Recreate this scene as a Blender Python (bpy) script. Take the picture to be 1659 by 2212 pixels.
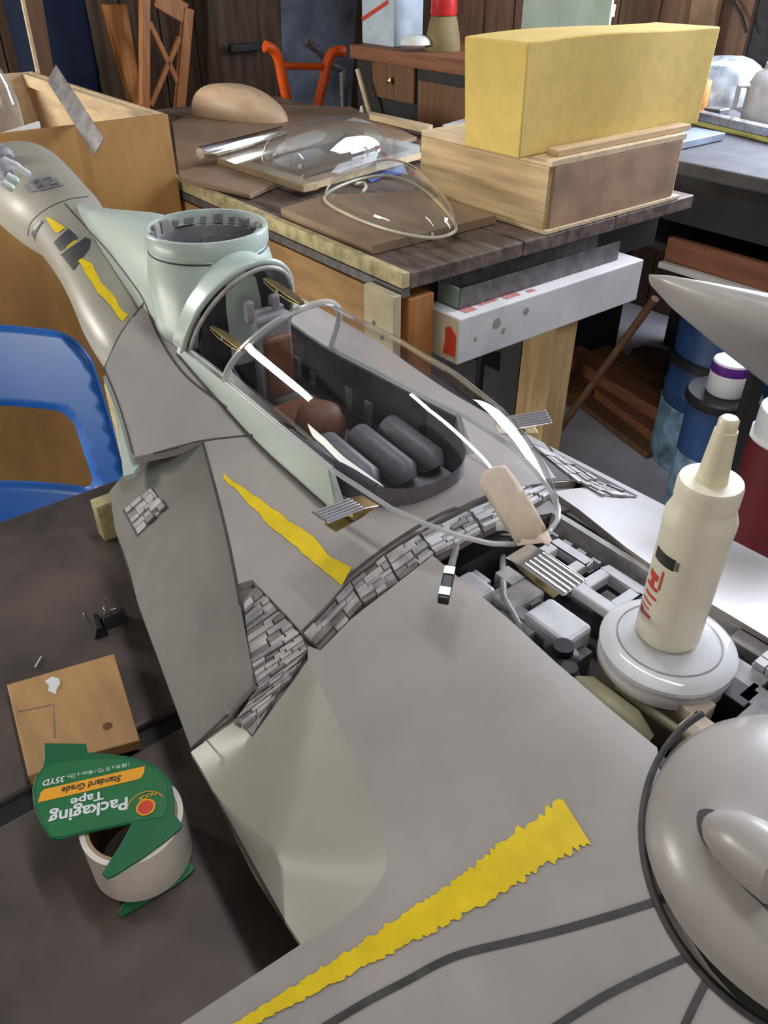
import bpy, bmesh, math, random
from mathutils import Vector, Matrix
from mathutils.bvhtree import BVHTree
from mathutils.geometry import delaunay_2d_cdt, intersect_point_tri_2d
random.seed(7)
SC = bpy.context.scene
COL = SC.collection
for o in list(bpy.data.objects): bpy.data.objects.remove(o)

# ------------------------------------------------------------------ camera
W, H, F = 1659, 2212, 1700.0
CAMZ, PITCH = 1.33, math.radians(36)
CP, SP = math.cos(PITCH), math.sin(PITCH)
cam_d = bpy.data.cameras.new('camera'); cam = bpy.data.objects.new('camera', cam_d); COL.objects.link(cam)
cam.location = (0, 0, CAMZ); cam.rotation_euler = (math.pi/2 - PITCH, 0, 0)
cam_d.sensor_fit = 'VERTICAL'; cam_d.sensor_height = 36; cam_d.lens = 36*F/H
cam_d.clip_start = .01
SC.camera = cam
CAM = Vector((0, 0, CAMZ))
E1 = Vector((-.618, .786, 0)); E2 = Vector((.786, .618, 0)); UP = Vector((0, 0, 1))

def ray(px, py):
    x = (px - W/2)/F; v = (py - H/2)/F
    return Vector((x, CP - v*SP, -SP - v*CP))
def P(px, py, z):
    r = ray(px, py); return CAM + r*((z - CAMZ)/r.z)
BT = .86                                  # bench top height
K = P(870, 594, BT); K.z = 0
def G(a, b, z): return Vector((K.x + a*E1.x + b*E2.x, K.y + a*E1.y + b*E2.y, z))
def ab(p): q = Vector((p.x-K.x, p.y-K.y, 0)); return q.dot(E1), q.dot(E2)
def Pa(px, py, a):
    r = ray(px, py); d = (a - (CAM-K).dot(E1))/r.dot(E1); return CAM + r*d
def Pb(px, py, b):
    r = ray(px, py); d = (b - (CAM-K).dot(E2))/r.dot(E2); return CAM + r*d
def PY(px, py, y):
    r = ray(px, py); return CAM + r*(y/r.y)

# ------------------------------------------------------------------ world, lights, exposure
SC.view_settings.view_transform = 'Standard'; SC.view_settings.look = 'None'
SC.view_settings.gamma = 1; SC.view_settings.use_curve_mapping = False
SC.view_settings.exposure = 0.0
wd = bpy.data.worlds.new('sky'); SC.world = wd; wd.use_nodes = True
wd.node_tree.nodes['Background'].inputs[0].default_value = (.75, .85, 1, 1)
wd.node_tree.nodes['Background'].inputs[1].default_value = .6
GA0 = math.atan2(E1.y, E1.x)
def area(name, loc, to, sx, sy, power, col):
    l = bpy.data.lights.new(name, 'AREA'); l.shape = 'RECTANGLE'; l.size = sx; l.size_y = sy
    l.energy = power; l.color = col
    o = bpy.data.objects.new(name, l); COL.objects.link(o); o.location = loc
    o.rotation_euler = (Vector(to) - Vector(loc)).to_track_quat('-Z', 'Y').to_euler()
    return o
A0, A1, B0, B1, ZC = -2.5, 2.75, -2.4, 2.15, 2.6        # room in grid coordinates
area('window_daylight', G(2.28, B0+.03, 1.5), G(1.0, .2, 1.0), .72, .34, 76, (1, .97, .90))
area('door_gap_daylight', G(.8, B0+.03, .29), G(.6, 0, .8), 2.1, .40, 27, (1, .98, .88))
area('side_window_daylight', G(-.11, B1-.03, 1.62), G(-.6, -.6, .9), 1.36, 1.3, 118, (.80, .86, 1))
area('ceiling_lamp_light', G(-.6, -.25, 2.475), G(-.6, -.25, 0), .10, 1.4, 12, (.92, .95, 1)).rotation_euler = (0, 0, GA0 - math.pi/2)
area('front_window_daylight', G(A0+.03, -1.5, 1.5), G(-.6, -.9, .8), .9, .9, 10, (1, .95, .86))

# ------------------------------------------------------------------ materials
MATS = {}
def mat(name, col, rough=.6, metal=0, var=.12, scale=12, bump=0, bscale=60, stretch=None, col2=None, spec=.5, coat=0):
    if name in MATS: return MATS[name]
    m = bpy.data.materials.new(name); m.use_nodes = True; nt = m.node_tree; N = nt.nodes; L = nt.links
    b = N['Principled BSDF']; b.inputs['Roughness'].default_value = rough; b.inputs['Metallic'].default_value = metal
    b.inputs['Specular IOR Level'].default_value = spec; b.inputs['Coat Weight'].default_value = coat
    tc = N.new('ShaderNodeTexCoord'); mp = N.new('ShaderNodeMapping')
    geo = N.new('ShaderNodeNewGeometry')
    L.new(geo.outputs['Position'], mp.inputs['Vector'])
    if stretch:
        mp.vector_type = 'TEXTURE'; mp.inputs['Rotation'].default_value = (0, 0, -stretch[0]); mp.inputs['Scale'].default_value = tuple(1/x for x in stretch[1])
    nz = N.new('ShaderNodeTexNoise'); nz.inputs['Scale'].default_value = scale; nz.inputs['Detail'].default_value = 6
    nz.inputs['Roughness'].default_value = .6
    L.new(mp.outputs[0], nz.inputs['Vector'])
    rp = N.new('ShaderNodeValToRGB')
    c2 = col2 or tuple(max(0, c*(1-2.2*var)) for c in col)
    c1 = col if col2 else tuple(min(1, c*(1+var)) for c in col)
    rp.color_ramp.elements[0].color = (*c2, 1); rp.color_ramp.elements[1].color = (*c1, 1)
    rp.color_ramp.elements[0].position = .3; rp.color_ramp.elements[1].position = .68
    L.new(nz.outputs['Fac'], rp.inputs[0]); L.new(rp.outputs[0], b.inputs['Base Color'])
    if bump:
        n2 = N.new('ShaderNodeTexNoise'); n2.inputs['Scale'].default_value = bscale; n2.inputs['Detail'].default_value = 4
        L.new(mp.outputs[0], n2.inputs['Vector'])
        bp = N.new('ShaderNodeBump'); bp.inputs['Strength'].default_value = bump; bp.inputs['Distance'].default_value = .002
        L.new(n2.outputs['Fac'], bp.inputs['Height']); L.new(bp.outputs[0], b.inputs['Normal'])
    MATS[name] = m; return m
def clear(name, tint=(.97, .98, .97), refl=1.0, rough=.02, haze=0):
    if name in MATS: return MATS[name]
    m = bpy.data.materials.new(name); m.use_nodes = True; nt = m.node_tree; N = nt.nodes; L = nt.links
    N.clear(); out = N.new('ShaderNodeOutputMaterial')
    t = N.new('ShaderNodeBsdfTransparent'); t.inputs[0].default_value = (*tint, 1)
    g = N.new('ShaderNodeBsdfGlossy'); g.inputs['Roughness'].default_value = rough; g.inputs[0].default_value = (refl, refl, refl, 1)
    fr = N.new('ShaderNodeFresnel'); ge = N.new('ShaderNodeNewGeometry')   # thin sheet: no total reflection on its back faces
    mi = N.new('ShaderNodeMix'); mi.inputs[2].default_value = 1.58; mi.inputs[3].default_value = 1/1.58
    L.new(ge.outputs['Backfacing'], mi.inputs[0]); L.new(mi.outputs[0], fr.inputs[0])
    mx = N.new('ShaderNodeMixShader'); L.new(fr.outputs[0], mx.inputs[0]); L.new(t.outputs[0], mx.inputs[1]); L.new(g.outputs[0], mx.inputs[2])
    last = mx
    if haze:
        df = N.new('ShaderNodeBsdfDiffuse'); df.inputs[0].default_value = (.8, .8, .78, 1)
        m2 = N.new('ShaderNodeMixShader'); m2.inputs[0].default_value = haze
        L.new(mx.outputs[0], m2.inputs[1]); L.new(df.outputs[0], m2.inputs[2]); last = m2
    L.new(last.outputs[0], out.inputs[0]); MATS[name] = m; return m
GA = math.atan2(E1.y, E1.x)               # grain along the first grid direction
def wood(name, col, rough=.65, var=.16, along=1, vertical=False, scale=9):
    if vertical: st = (0, (6, 6, .5))
    else: st = (-(GA if along == 1 else GA - math.pi/2), (.5, 7, 7))
    return mat(name, col, rough, 0, var, scale, .15, 25, st)
M = dict(
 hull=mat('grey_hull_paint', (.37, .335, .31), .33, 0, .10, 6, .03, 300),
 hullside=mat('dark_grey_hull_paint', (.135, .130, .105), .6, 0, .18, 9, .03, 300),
 mint=mat('pale_mint_hull_paint', (.47, .55, .495), .3, 0, .04, 6, .02, 300),
 hull2=mat('warm_grey_hull_paint', (.34, .315, .255), .42, 0, .07, 6, .03, 300),
 deck=mat('violet_grey_paint', (.27, .26, .28), .5, 0, .12, 20),
 gre=mat('mid_grey_detail_paint', (.30, .28, .275), .5, 0, .25, 60),
 gre2=mat('light_grey_detail_paint', (.42, .395, .38), .5, 0, .2, 60),
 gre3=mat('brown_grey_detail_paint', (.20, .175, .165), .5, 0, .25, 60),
 white=mat('white_grey_detail_paint', (.62, .62, .64), .4, 0, .08, 40),
 line=mat('dark_panel_line', (.06, .055, .055), .7, 0, .2, 80),
 dark=mat('dark_interior_paint', (.045, .042, .048), .6, 0, .25, 40),
 yellow=mat('yellow_paint', (.78, .56, .004), .5, 0, .07, 60),
 pine=wood('pine_wood', (.62, .44, .22), along=1), pine2=wood('pine_wood_crosswise', (.60, .42, .21), along=2),
 pinev=wood('pine_wood_upright', (.52, .34, .15), vertical=True),
 ply=mat('plywood_face', (.48, .27, .10), .6, 0, .14, 8, .1, 40, (-GA, (1, 5, 5))),
 plyv=mat('orange_plywood', (.36, .185, .05), .6, 0, .1, 6, .1, 60, (0, (4, 4, 1))),
 plyl=mat('pale_plywood', (.66, .50, .30), .6, 0, .12, 10, .1, 60, (-GA, (1, 5, 5))),
 cream=mat('cream_board', (.60, .50, .32), .65, 0, .1, 12),
 edge=mat('raw_plywood_edge', (.56, .47, .24), .75, 0, .22, 40, .3, 120),
 benchtop=mat('dark_stained_bench_top', (.15, .105, .085), .5, 0, .35, 9, .1, 60, (-GA, (1, 4, 4))),
 masonite=mat('tan_hardboard', (.30, .20, .125), .6, 0, .1, 10),
 tabletop=mat('dark_worn_table_top', (.090, .063, .053), .55, 0, .32, 7, .1, 90),
 tableedge=mat('black_table_edge', (.014, .012, .011), .6, 0, .2, 30),
 foam=mat('yellow_foam', (.66, .475, .13), .9, 0, .05, 30, .25, 500),
 blue=mat('blue_plastic', (.012, .12, .46), .35, 0, .06, 8),
 steel=mat('brushed_steel', (.62, .62, .62), .28, 1, .15, 80), steeld=mat('dull_steel', (.20, .19, .19), .45, .6, .2, 40),
 brass=mat('brass', (.45, .36, .17), .4, 1, .15, 60), black=mat('black_metal', (.012, .012, .013), .4, 0, .1, 30),
 chrome=mat('bright_nickel', (.85, .85, .87), .15, 1, .05, 60),
 orange=mat('orange_enamel', (.80, .105, .008), .35, 0, .08, 20), redb=mat('red_plastic', (.55, .02, .02), .4),
 green=mat('green_plastic', (.004, .125, .042), .4, 0, .08, 14), green2=mat('green_label_print', (.010, .155, .042), .45, 0, .1, 20),
 tapew=mat('clear_tape_roll', (.78, .70, .62), .3, 0, .06, 20, coat=.4), card=mat('cardboard_core', (.35, .24, .13), .8),
 orangeprint=mat('orange_print', (.85, .36, .01), .5, 0, .02), whiteprint=mat('white_print', (.72, .74, .72), .5, 0, .02),
 redprint=mat('red_print', (.62, .05, .02), .5, 0, .05), blackprint=mat('black_print', (.02, .02, .02), .5, 0, .05),
 ivory=mat('ivory_plastic', (.80, .74, .58), .4, 0, .04, 20), nozzle=mat('cream_nozzle_plastic', (.78, .70, .50), .4, 0, .04, 20),
 gloss=mat('glossy_white_plastic', (.74, .74, .76), .12, 0, .03, 20, coat=.5),
 masking=mat('tan_masking_tape', (.60, .49, .38), .8, 0, .06, 40, .1, 400),
 paper=mat('white_paper', (.80, .80, .78), .8, 0, .04), whitebox=mat('scuffed_white_card', (.70, .68, .67), .65, 0, .10, 7),
 concrete=mat('grey_concrete', (.50, .50, .54), .75, 0, .12, 5, .1, 60), wallp=wood('dark_wall_plank', (.115, .07, .045), .8, .3, vertical=True, scale=6),
 wallr=wood('brown_wall_plank', (.24, .135, .085), .75, .2, vertical=True, scale=6), ceil=mat('grey_ceiling', (.20, .19, .19), .9),
 plaster=mat('dim_plaster', (.22, .20, .19), .9), sheet=mat('blue_grey_sheet_metal', (.19, .23, .30), .55, .2, .3, 6),
 navy=mat('navy_drum_paint', (.005, .010, .03), .8, spec=.2), bluedrum=mat('blue_drum_plastic', (.02, .075, .22), .45),
 walnut=wood('walnut_wood', (.16, .075, .03), vertical=True), redwood=wood('red_brown_timber', (.26, .10, .05), along=1),
 chairw=wood('honey_chair_wood', (.42, .17, .05), .5, vertical=True), postw=wood('orange_post_wood', (.45, .18, .045), .6, vertical=True),
 blackstain=mat('black_bench_paint', (.018, .017, .018), .6), greytop=mat('grey_bench_top', (.10, .10, .11), .8, 0, .12, 14, spec=.2),
 leather=mat('brown_leather', (.16, .06, .025), .6), pad=mat('violet_grey_padding', (.14, .13, .15), .45, 0, .1, 60),
 lblue=mat('pale_blue_card', (.50, .60, .68), .6), olive=mat('olive_brown_card', (.22, .17, .07), .7), teal=mat('pale_green_glass', (.42, .52, .46), .15, 0, .1, 6),
 purple=mat('purple_print', (.13, .01, .28), .5), foil=mat('silver_wrap', (.50, .54, .58), .28, .5, .3, 14, .6, 25),
 skyb=mat('pale_blue_bucket_print', (.22, .38, .52), .5, 0, .35, 20), rope=mat('dark_cable_rubber', (.02, .02, .022), .5),
 glass=clear('clear_acrylic', (.91, .90, .90)), glass2=clear('clear_vacuum_formed_plastic', (.95, .96, .95), 1, .03, .03), rim=clear('frosted_acrylic_edge', (.75, .76, .74), 1, .2, .35),
)

# ------------------------------------------------------------------ mesh helpers
WL = {}                                   # world base location of each object
class MB:
    def __init__(s): s.v = []; s.f = []
    def add(s, vs, fs):
        n = len(s.v); s.v += [Vector(p) for p in vs]; s.f += [tuple(i+n for i in f) for f in fs]; return s
    def box(s, c, x, y, z):               # centre and three half-axis vectors
        c, x, y, z = map(Vector, (c, x, y, z))
        vs = [c+i*x+j*y+k*z for k in (-1, 1) for j in (-1, 1) for i in (-1, 1)]
        fs = [(0,2,3,1),(4,5,7,6),(0,1,5,4),(2,6,7,3),(0,4,6,2),(1,3,7,5)]
        if x.cross(y).dot(z) < 0: fs = [f[::-1] for f in fs]
        return s.add(vs, fs)
    def gbox(s, a0, a1, b0, b1, z0, z1):
        return s.box(G((a0+a1)/2, (b0+b1)/2, (z0+z1)/2), E1*(a1-a0)/2, E2*(b1-b0)/2, UP*(z1-z0)/2)
    def prism(s, pts, ext):               # planar polygon pushed along ext
        pts = [Vector(p) for p in pts]; ext = Vector(ext); n = len(pts)
        nn = Vector((0, 0, 0))
        for i in range(n): nn += (pts[i]-pts[0]).cross(pts[(i+1) % n]-pts[0])
        if nn.dot(ext) > 0: pts = pts[::-1]
        return s.add(pts+[p+ext for p in pts], [tuple(range(n)), tuple(range(2*n-1, n-1, -1))]+[(i, i+n, (i+1) % n+n, (i+1) % n) for i in range(n)])
    def rings(s, rs, cap0=True, cap1=True, closed=True):
        n = len(rs[0]); vs = [p for r in rs for p in r]; fs = []
        for k in range(len(rs)-1):
            for i in range(n if closed else n-1):
                j = (i+1) % n; fs.append((k*n+i, k*n+j, (k+1)*n+j, (k+1)*n+i))
        if cap0: fs.append(tuple(range(n-1, -1, -1)))
        if cap1: fs.append(tuple((len(rs)-1)*n+i for i in range(n)))
        return s.add(vs, fs)
    def tube(s, pts, r, n=12, cap=True):
        pts = [Vector(p) for p in pts]; rr = r if isinstance(r, (list, tuple)) else [r]*len(pts)
        rs = []; prev = None
        for i, p in enumerate(pts):
            t = (pts[min(i+1, len(pts)-1)]-pts[max(i-1, 0)]).normalized()
            if prev is None: x = t.orthogonal().normalized()
            else:
                x = (prev - t*prev.dot(t)).normalized()
            prev = x; y = t.cross(x)
            rs.append([p+(x*math.cos(2*math.pi*k/n)+y*math.sin(2*math.pi*k/n))*rr[i] for k in range(n)])
        return s.rings(rs, cap, cap)
    def lathe(s, c, prof, n=32, axis=UP, cap0=False, cap1=False):
        c = Vector(c); ax = Vector(axis).normalized(); x = ax.orthogonal().normalized(); y = ax.cross(x)
        rs = [[c+ax*z+(x*math.cos(2*math.pi*k/n)+y*math.sin(2*math.pi*k/n))*max(r, 1e-5) for k in range(n)] for r, z in prof]
        return s.rings(rs, cap0, cap1)
    def dome(s, poly, c, h, up=UP, n=8, p=1.0, bottom=False):
        poly = [Vector(q) for q in poly]; c = Vector(c); up = Vector(up)
        rs = []
        for k in range(n):
            f = math.pi/2*k/n; rs.append([c+(q-c)*(math.cos(f)**p)+up*h*math.sin(f) for q in poly])
        b = len(s.v); s.rings(rs, bottom, False); m = len(poly); top = len(s.v); s.v.append(c+up*h)
        for i in range(m): s.f.append((b+(n-1)*m+i, b+(n-1)*m+(i+1) % m, top))
        return s
    def build(s, name, m, parent=None, smooth=None, bevel=0, label=None, solid=0, subsurf=0):
        lo = Vector([min(p[i] for p in s.v) for i in range(3)]); hi = Vector([max(p[i] for p in s.v) for i in range(3)])
        base = Vector(((lo.x+hi.x)/2, (lo.y+hi.y)/2, lo.z))
        me = bpy.data.meshes.new(name); me.from_pydata([p-base for p in s.v], [], s.f)
        bm = bmesh.new(); bm.from_mesh(me)
        bmesh.ops.remove_doubles(bm, verts=bm.verts, dist=1e-6)
        bmesh.ops.recalc_face_normals(bm, faces=bm.faces) if not getattr(s, 'keep', False) else None
        bm.to_mesh(me); bm.free()
        me.materials.append(M[m] if isinstance(m, str) else m)
        o = bpy.data.objects.new(name, me); COL.objects.link(o); WL[o.name] = base
        if parent: o.parent = parent; o.location = base - WL[parent.name]
        else: o.location = base
        if smooth is not None:
            me.polygons.foreach_set('use_smooth', [True]*len(me.polygons))
            try: me.set_sharp_from_angle(angle=math.radians(smooth))
            except Exception: pass
        if solid:
            q = o.modifiers.new('solid', 'SOLIDIFY'); q.thickness = solid; q.offset = -1
        if subsurf:
            q = o.modifiers.new('sub', 'SUBSURF'); q.levels = q.render_levels = subsurf
        if bevel:
            q = o.modifiers.new('bevel', 'BEVEL'); q.width = bevel; q.segments = 2; q.limit_method = 'ANGLE'
        if label: o['label'] = label
        return o
def thing(name, loc, label, cat, group=None):
    o = bpy.data.objects.new(name, None); COL.objects.link(o); o.location = loc; WL[o.name] = Vector(loc)
    o.empty_display_size = .02; return tag(o, label, cat, group)
def tag(o, label, cat, group=None):
    o['label'] = label; o['category'] = cat
    if group: o['group'] = group
    return o
def struct(o, label=None, cat=None):
    o['kind'] = 'structure'
    if label: o['label'] = label; o['category'] = cat
    return o
def spline(pts, n=8, closed=False):       # Catmull-Rom through tuples of any length
    out = []; m = len(pts); rng = range(m if closed else m-1)
    g = lambda i: pts[i % m] if closed else pts[max(0, min(m-1, i))]
    for i in rng:
        p0, p1, p2, p3 = g(i-1), g(i), g(i+1), g(i+2)
        for k in range(n):
            t = k/n
            out.append(tuple(.5*(2*b+(c-a)*t+(2*a-5*b+4*c-d)*t*t+(3*b-a-3*c+d)*t**3) for a, b, c, d in zip(p0, p1, p2, p3)))
    if not closed: out.append(tuple(pts[-1]))
    return out
def inpoly(p, poly):
    x, y = p; r = False; j = len(poly)-1
    for i in range(len(poly)):
        xi, yi = poly[i]; xj, yj = poly[j]
        if (yi > y) != (yj > y) and x < (xj-xi)*(y-yi)/(yj-yi)+xi: r = not r
        j = i
    return r
def resample(poly, step):
    out = []; n = len(poly)
    for i in range(n):
        a = Vector(poly[i]); b = Vector(poly[(i+1) % n]); k = max(1, int((b-a).length/step))
        out += [tuple(a+(b-a)*j/k) for j in range(k)]
    return out
def edist(p, rims):
    return min(math.hypot(p[0]-q[0], p[1]-q[1]) for r in rims for q in r)
def cdt(poly, step, hole=None):
    poly = resample(poly, step); pts = [Vector(p) for p in poly]
    edges = [(i, (i+1) % len(poly)) for i in range(len(poly))]
    if hole:
        hole = resample(hole, step); b = len(pts); pts += [Vector(p) for p in hole]
        edges += [(b+i, b+(i+1) % len(hole)) for i in range(len(hole))]
    rims = [poly]+([hole] if hole else [])
    xs = [p[0] for p in poly]; ys = [p[1] for p in poly]; y = min(ys); odd = 0
    while y < max(ys):
        x = min(xs)+(step*.5 if odd else 0)
        while x < max(xs):
            if inpoly((x, y), poly) and not (hole and inpoly((x, y), hole)) and edist((x, y), rims) > step*.45: pts.append(Vector((x, y)))
            x += step
        y += step*.87; odd = 1-odd
    V, E, Fs, *_ = delaunay_2d_cdt(pts, edges, [], 0, step*.02)
    fs = []
    for f in Fs:
        c = sum((V[i] for i in f), Vector((0, 0)))/len(f)
        if inpoly(c, poly) and not (hole and inpoly(c, hole)): fs.append(tuple(f))
    return V, fs
def thicken(mb, vec):                       # closed solid from an open, consistently wound sheet
    n = len(mb.v); cnt = {}
    for f in mb.f:
        for i in range(len(f)): cnt[(f[i], f[(i+1) % len(f)])] = 1
    rim = [e for e in cnt if (e[1], e[0]) not in cnt]
    mb.v += [v+vec for v in mb.v]; mb.f += [tuple(i+n for i in f[::-1]) for f in mb.f]
    mb.f += [(b, a, a+n, b+n) for a, b in rim]; return mb
def text_mesh(body, size=1.0, bold=0):
    cu = bpy.data.curves.new('t', 'FONT'); cu.body = body; cu.size = size; cu.offset = bold; cu.resolution_u = 2
    o = bpy.data.objects.new('t', cu); COL.objects.link(o)
    dg = bpy.context.evaluated_depsgraph_get(); me = bpy.data.meshes.new_from_object(o.evaluated_get(dg))
    vs = [v.co.copy() for v in me.vertices]; fs = [tuple(p.vertices) for p in me.polygons]
    bpy.data.objects.remove(o); bpy.data.meshes.remove(me); return vs, fs
# ================================================================== room
def holed_wall(name, fixed, axis, lo, hi, h0, h1, z0, z1, m):
    # wall slab perpendicular to axis with an opening h0..h1, z0..z1
    mb = MB(); t = .1
    def bb(u0, u1, za, zb):
        if u1-u0 < 1e-4 or zb-za < 1e-4: return
        if axis == 'b': mb.gbox(u0, u1, fixed-t, fixed, za, zb)
        else: mb.gbox(fixed-t, fixed, u0, u1, za, zb)
    bb(lo, h0, 0, ZC); bb(h1, hi, 0, ZC); bb(h0, h1, 0, z0); bb(h0, h1, z1, ZC)
    return struct(mb.build(name, m))
struct(MB().gbox(A0-.1, A1+.1, B0-.1, B1+.1, -.1, 0).build('floor', 'concrete'))
struct(MB().gbox(A0-.1, A1+.1, B0-.1, B1+.1, ZC, ZC+.1).build('ceiling', 'ceil'))
wb = struct(MB().gbox(A1+.02, A1+.12, B0-.1, B1+.14, 0, ZC).build('wall_back', 'dark'))
wr = MB()
for a0_, a1_, z0_, z1_ in ((A0-.1, -.8, 0, ZC), (.58, A1+.12, 0, ZC), (-.8, .58, 0, .95), (-.8, .58, 2.3, ZC)): wr.gbox(a0_, a1_, B1+.02, B1+.14, z0_, z1_)
wr = struct(wr.build('wall_right', 'dark'))
wl = MB()
for a0_, a1_, z0_, z1_ in ((A0-.1, -.3, 0, ZC), (-.3, 1.9, .5, ZC), (-.3, 1.9, 0, .08), (1.9, 2.66, 0, 1.32), (1.9, 2.66, 1.7, ZC), (2.66, A1+.1, 0, ZC)): wl.gbox(a0_, a1_, B0-.1, B0, z0_, z1_)
wl = struct(wl.build('wall_left', 'plaster'))
wf = holed_wall('wall_front', A0, 'a', B0-.1, B1+.1, -1.97, -1.03, 1.03, 1.97, 'plaster')
fw = MB()
for u in (-1.95, -1.05): fw.gbox(A0-.08, A0-.04, u-.02, u+.02, 1.03, 1.97)
for z in (1.05, 1.95): fw.gbox(A0-.08, A0-.04, -1.97, -1.03, z-.02, z+.02)
fw = struct(fw.build('window_3', 'paper')); MB().gbox(A0-.065, A0-.06, -1.93, -1.07, 1.07, 1.93).build('pane', 'glass', fw)
b = -1.0
while b < B1-.02:
    w = .17; MB().gbox(A1, A1+.02, b+.004, min(b+w-.004, B1), 0, ZC).build('plank', 'wallp', wb); b += w
a = -1.0
while a < A1-.02:
    w = .19; MB().gbox(a+.004, min(a+w-.004, A1), B1, B1+.02, 0, .93 if a < .58 else ZC).build('plank', 'wallr', wr); a += w
# window frames in the two openings (off camera, they shape the reflections)
win = MB()
for u in (1.92, 2.28, 2.64): win.gbox(u-.02, u+.02, B0-.08, B0-.04, 1.32, 1.7)
for z in (1.34, 1.68): win.gbox(1.9, 2.66, B0-.08, B0-.04, z-.02, z+.02)
win = struct(win.build('window_1', 'paper'))
for u in (2.1, 2.46): MB().gbox(u-.15, u+.15, B0-.065, B0-.06, 1.36, 1.66).build('pane', 'glass', win)
dr = MB()
for u in (-.78, -.11, .56): dr.gbox(u-.02, u+.02, B1+.05, B1+.09, .95, 2.3)
for z in (.97, 2.28): dr.gbox(-.8, .58, B1+.05, B1+.09, z-.02, z+.02)
dr = struct(dr.build('window_2', 'paper'))
for u in (-.445, .225): MB().gbox(u-.31, u+.31, B1+.065, B1+.07, .99, 2.26).build('pane', 'glass', dr)

lampf = thing('ceiling_lamp', G(-.6, -.25, 2.5), 'fluorescent ceiling lamp above the model', 'lamp')
MB().gbox(-1.32, .12, -.32, -.18, 2.53, ZC).build('housing', 'paper', lampf, bevel=.004)
em = bpy.data.materials.new('lamp_tube_glow'); em.use_nodes = True
em.node_tree.nodes['Principled BSDF'].inputs['Emission Color'].default_value = (.9, .95, 1, 1); em.node_tree.nodes['Principled BSDF'].inputs['Emission Strength'].default_value = 8
for b_ in (-.285, -.215): MB().tube([G(-1.3, b_, 2.505), G(.1, b_, 2.505)], .014, 12).build('tube', em, lampf, smooth=40)

# ================================================================== near work table (dark boards, ship rests on it)
TZ = .75
def tline(px0, py0, px1, py1):
    return (ab(P(px0, py0, TZ))[0]+ab(P(px1, py1, TZ))[0])/2
TA1 = tline(0, 1125, 240, 1040); TAJ = tline(0, 1700, 390, 1597); TB0, TB1 = -1.75, -.36
wt = thing('work_table', G(TA1-.55, -1.0, 0), 'dark worn work table under the grey spacecraft model', 'table')
MB().gbox(TAJ+.012, TA1, TB0, TB1, TZ-.03, TZ).build('tabletop', 'tabletop', wt, bevel=.004)
MB().gbox(TAJ-.75, TAJ-.012, TB0, TB1, TZ-.03, TZ).build('tabletop', 'tabletop', wt, bevel=.004)
MB().gbox(TAJ-.011, TAJ+.011, TB0, TB1, TZ-.028, TZ-.008).build('joint_strip', 'tableedge', wt)
MB().gbox(TA1-.05, TA1-.02, TB0+.03, TB1-.03, TZ-.12, TZ-.031).build('apron', 'tableedge', wt)
MB().gbox(TAJ-.73, TAJ-.70, TB0+.03, TB1-.03, TZ-.12, TZ-.031).build('apron', 'tableedge', wt)
for aa in (TA1-.09, TAJ-.66):
    for bb in (TB0+.08, TB1-.08): MB().gbox(aa-.03, aa+.03, bb-.03, bb+.03, 0, TZ-.031).build('leg', 'tableedge', wt)

# ================================================================== blue plastic chair behind the table
def rrect(x0, x1, y0, y1, r, n=6):
    out = []
    for cx, cy, a0 in ((x1-r, y1-r, 0), (x0+r, y1-r, 90), (x0+r, y0+r, 180), (x1-r, y0+r, 270)):
        for k in range(n+1):
            t = math.radians(a0+90*k/n); out.append((cx+r*math.cos(t), cy+r*math.sin(t)))
    return out
CY = 1.06
q = PY(198, 716, CY); xr = q.x; ztop = PY(100, 708, CY).z
ch = thing('plastic_chair', (xr-.23, CY-.2, 0), 'bright blue plastic chair with a cut-out backrest behind the dark table', 'chair')
V, fs = cdt([(u, v) for u, v in rrect(xr-.46, xr, .42, ztop, .05)], .02,
            [(u, v) for u, v in rrect(xr-.41, PY(152, 900, CY).x, PY(80, 1052, CY).z, PY(80, 884, CY).z, .028)])
mb = MB(); curve = lambda x, z: CY + .10*((x-xr+.23)/.23)**2*-1*.45 + .10*max(0, .62-z)*-1.0 + .02
mb.add([(v.x + .018*max(0, min(1, (ztop-v.y)/.3))*(1 if v.x > xr-.23 else -1), curve(v.x, v.y), v.y) for v in V], fs)
mb.build('backrest', 'blue', ch, smooth=60, solid=.006)
V, fs = cdt(rrect(xr-.46, xr, CY-.44, CY+.02, .07), .03); mb = MB()
mb.add([(v.x, v.y, .435+.10*max(0, (v.y-(CY-.05)))-.25*max(0, (CY-.38)-v.y)) for v in V], fs)
mb.build('seat', 'blue', ch, smooth=60, solid=-.006)
for sx in (xr-.40, xr-.06):
    for sy in (CY-.36, CY-.04): MB().tube([(sx, sy, 0), (sx, sy, .43)], .011).build('leg', 'steel', ch, smooth=40)

# ================================================================== workbench behind the ship
BL, BW = 1.8, .86
wbn = thing('workbench', G(1.0, .43, 0), 'long wooden workbench with dark stained top and orange plywood front', 'workbench')
for i, (b0, b1) in enumerate(((.018, .30), (.303, .58), (.583, BW))):
    MB().gbox(0, BL, b0, b1, BT-.03, BT).build('top_board', 'benchtop', wbn, bevel=.003)
MB().gbox(0.0, BL, 0, .017, BT-.026, BT+.002).build('edge_strip', 'edge', wbn, bevel=.002)
MB().gbox(.0, BL, -.003, .017, BT-.042, BT-.027).build('lower_edge_strip', 'steeld', wbn)
MB().gbox(.07, .46, .0, .016, BT-.22, BT-.048).build('front_panel', 'ply', wbn, bevel=.002)
MB().gbox(.463, 1.05, .0, .016, BT-.22, BT-.048).build('front_panel', 'ply', wbn, bevel=.002)
MB().gbox(1.053, BL, .0, .016, BT-.22, BT-.048).build('front_panel', 'ply', wbn, bevel=.002)
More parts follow.
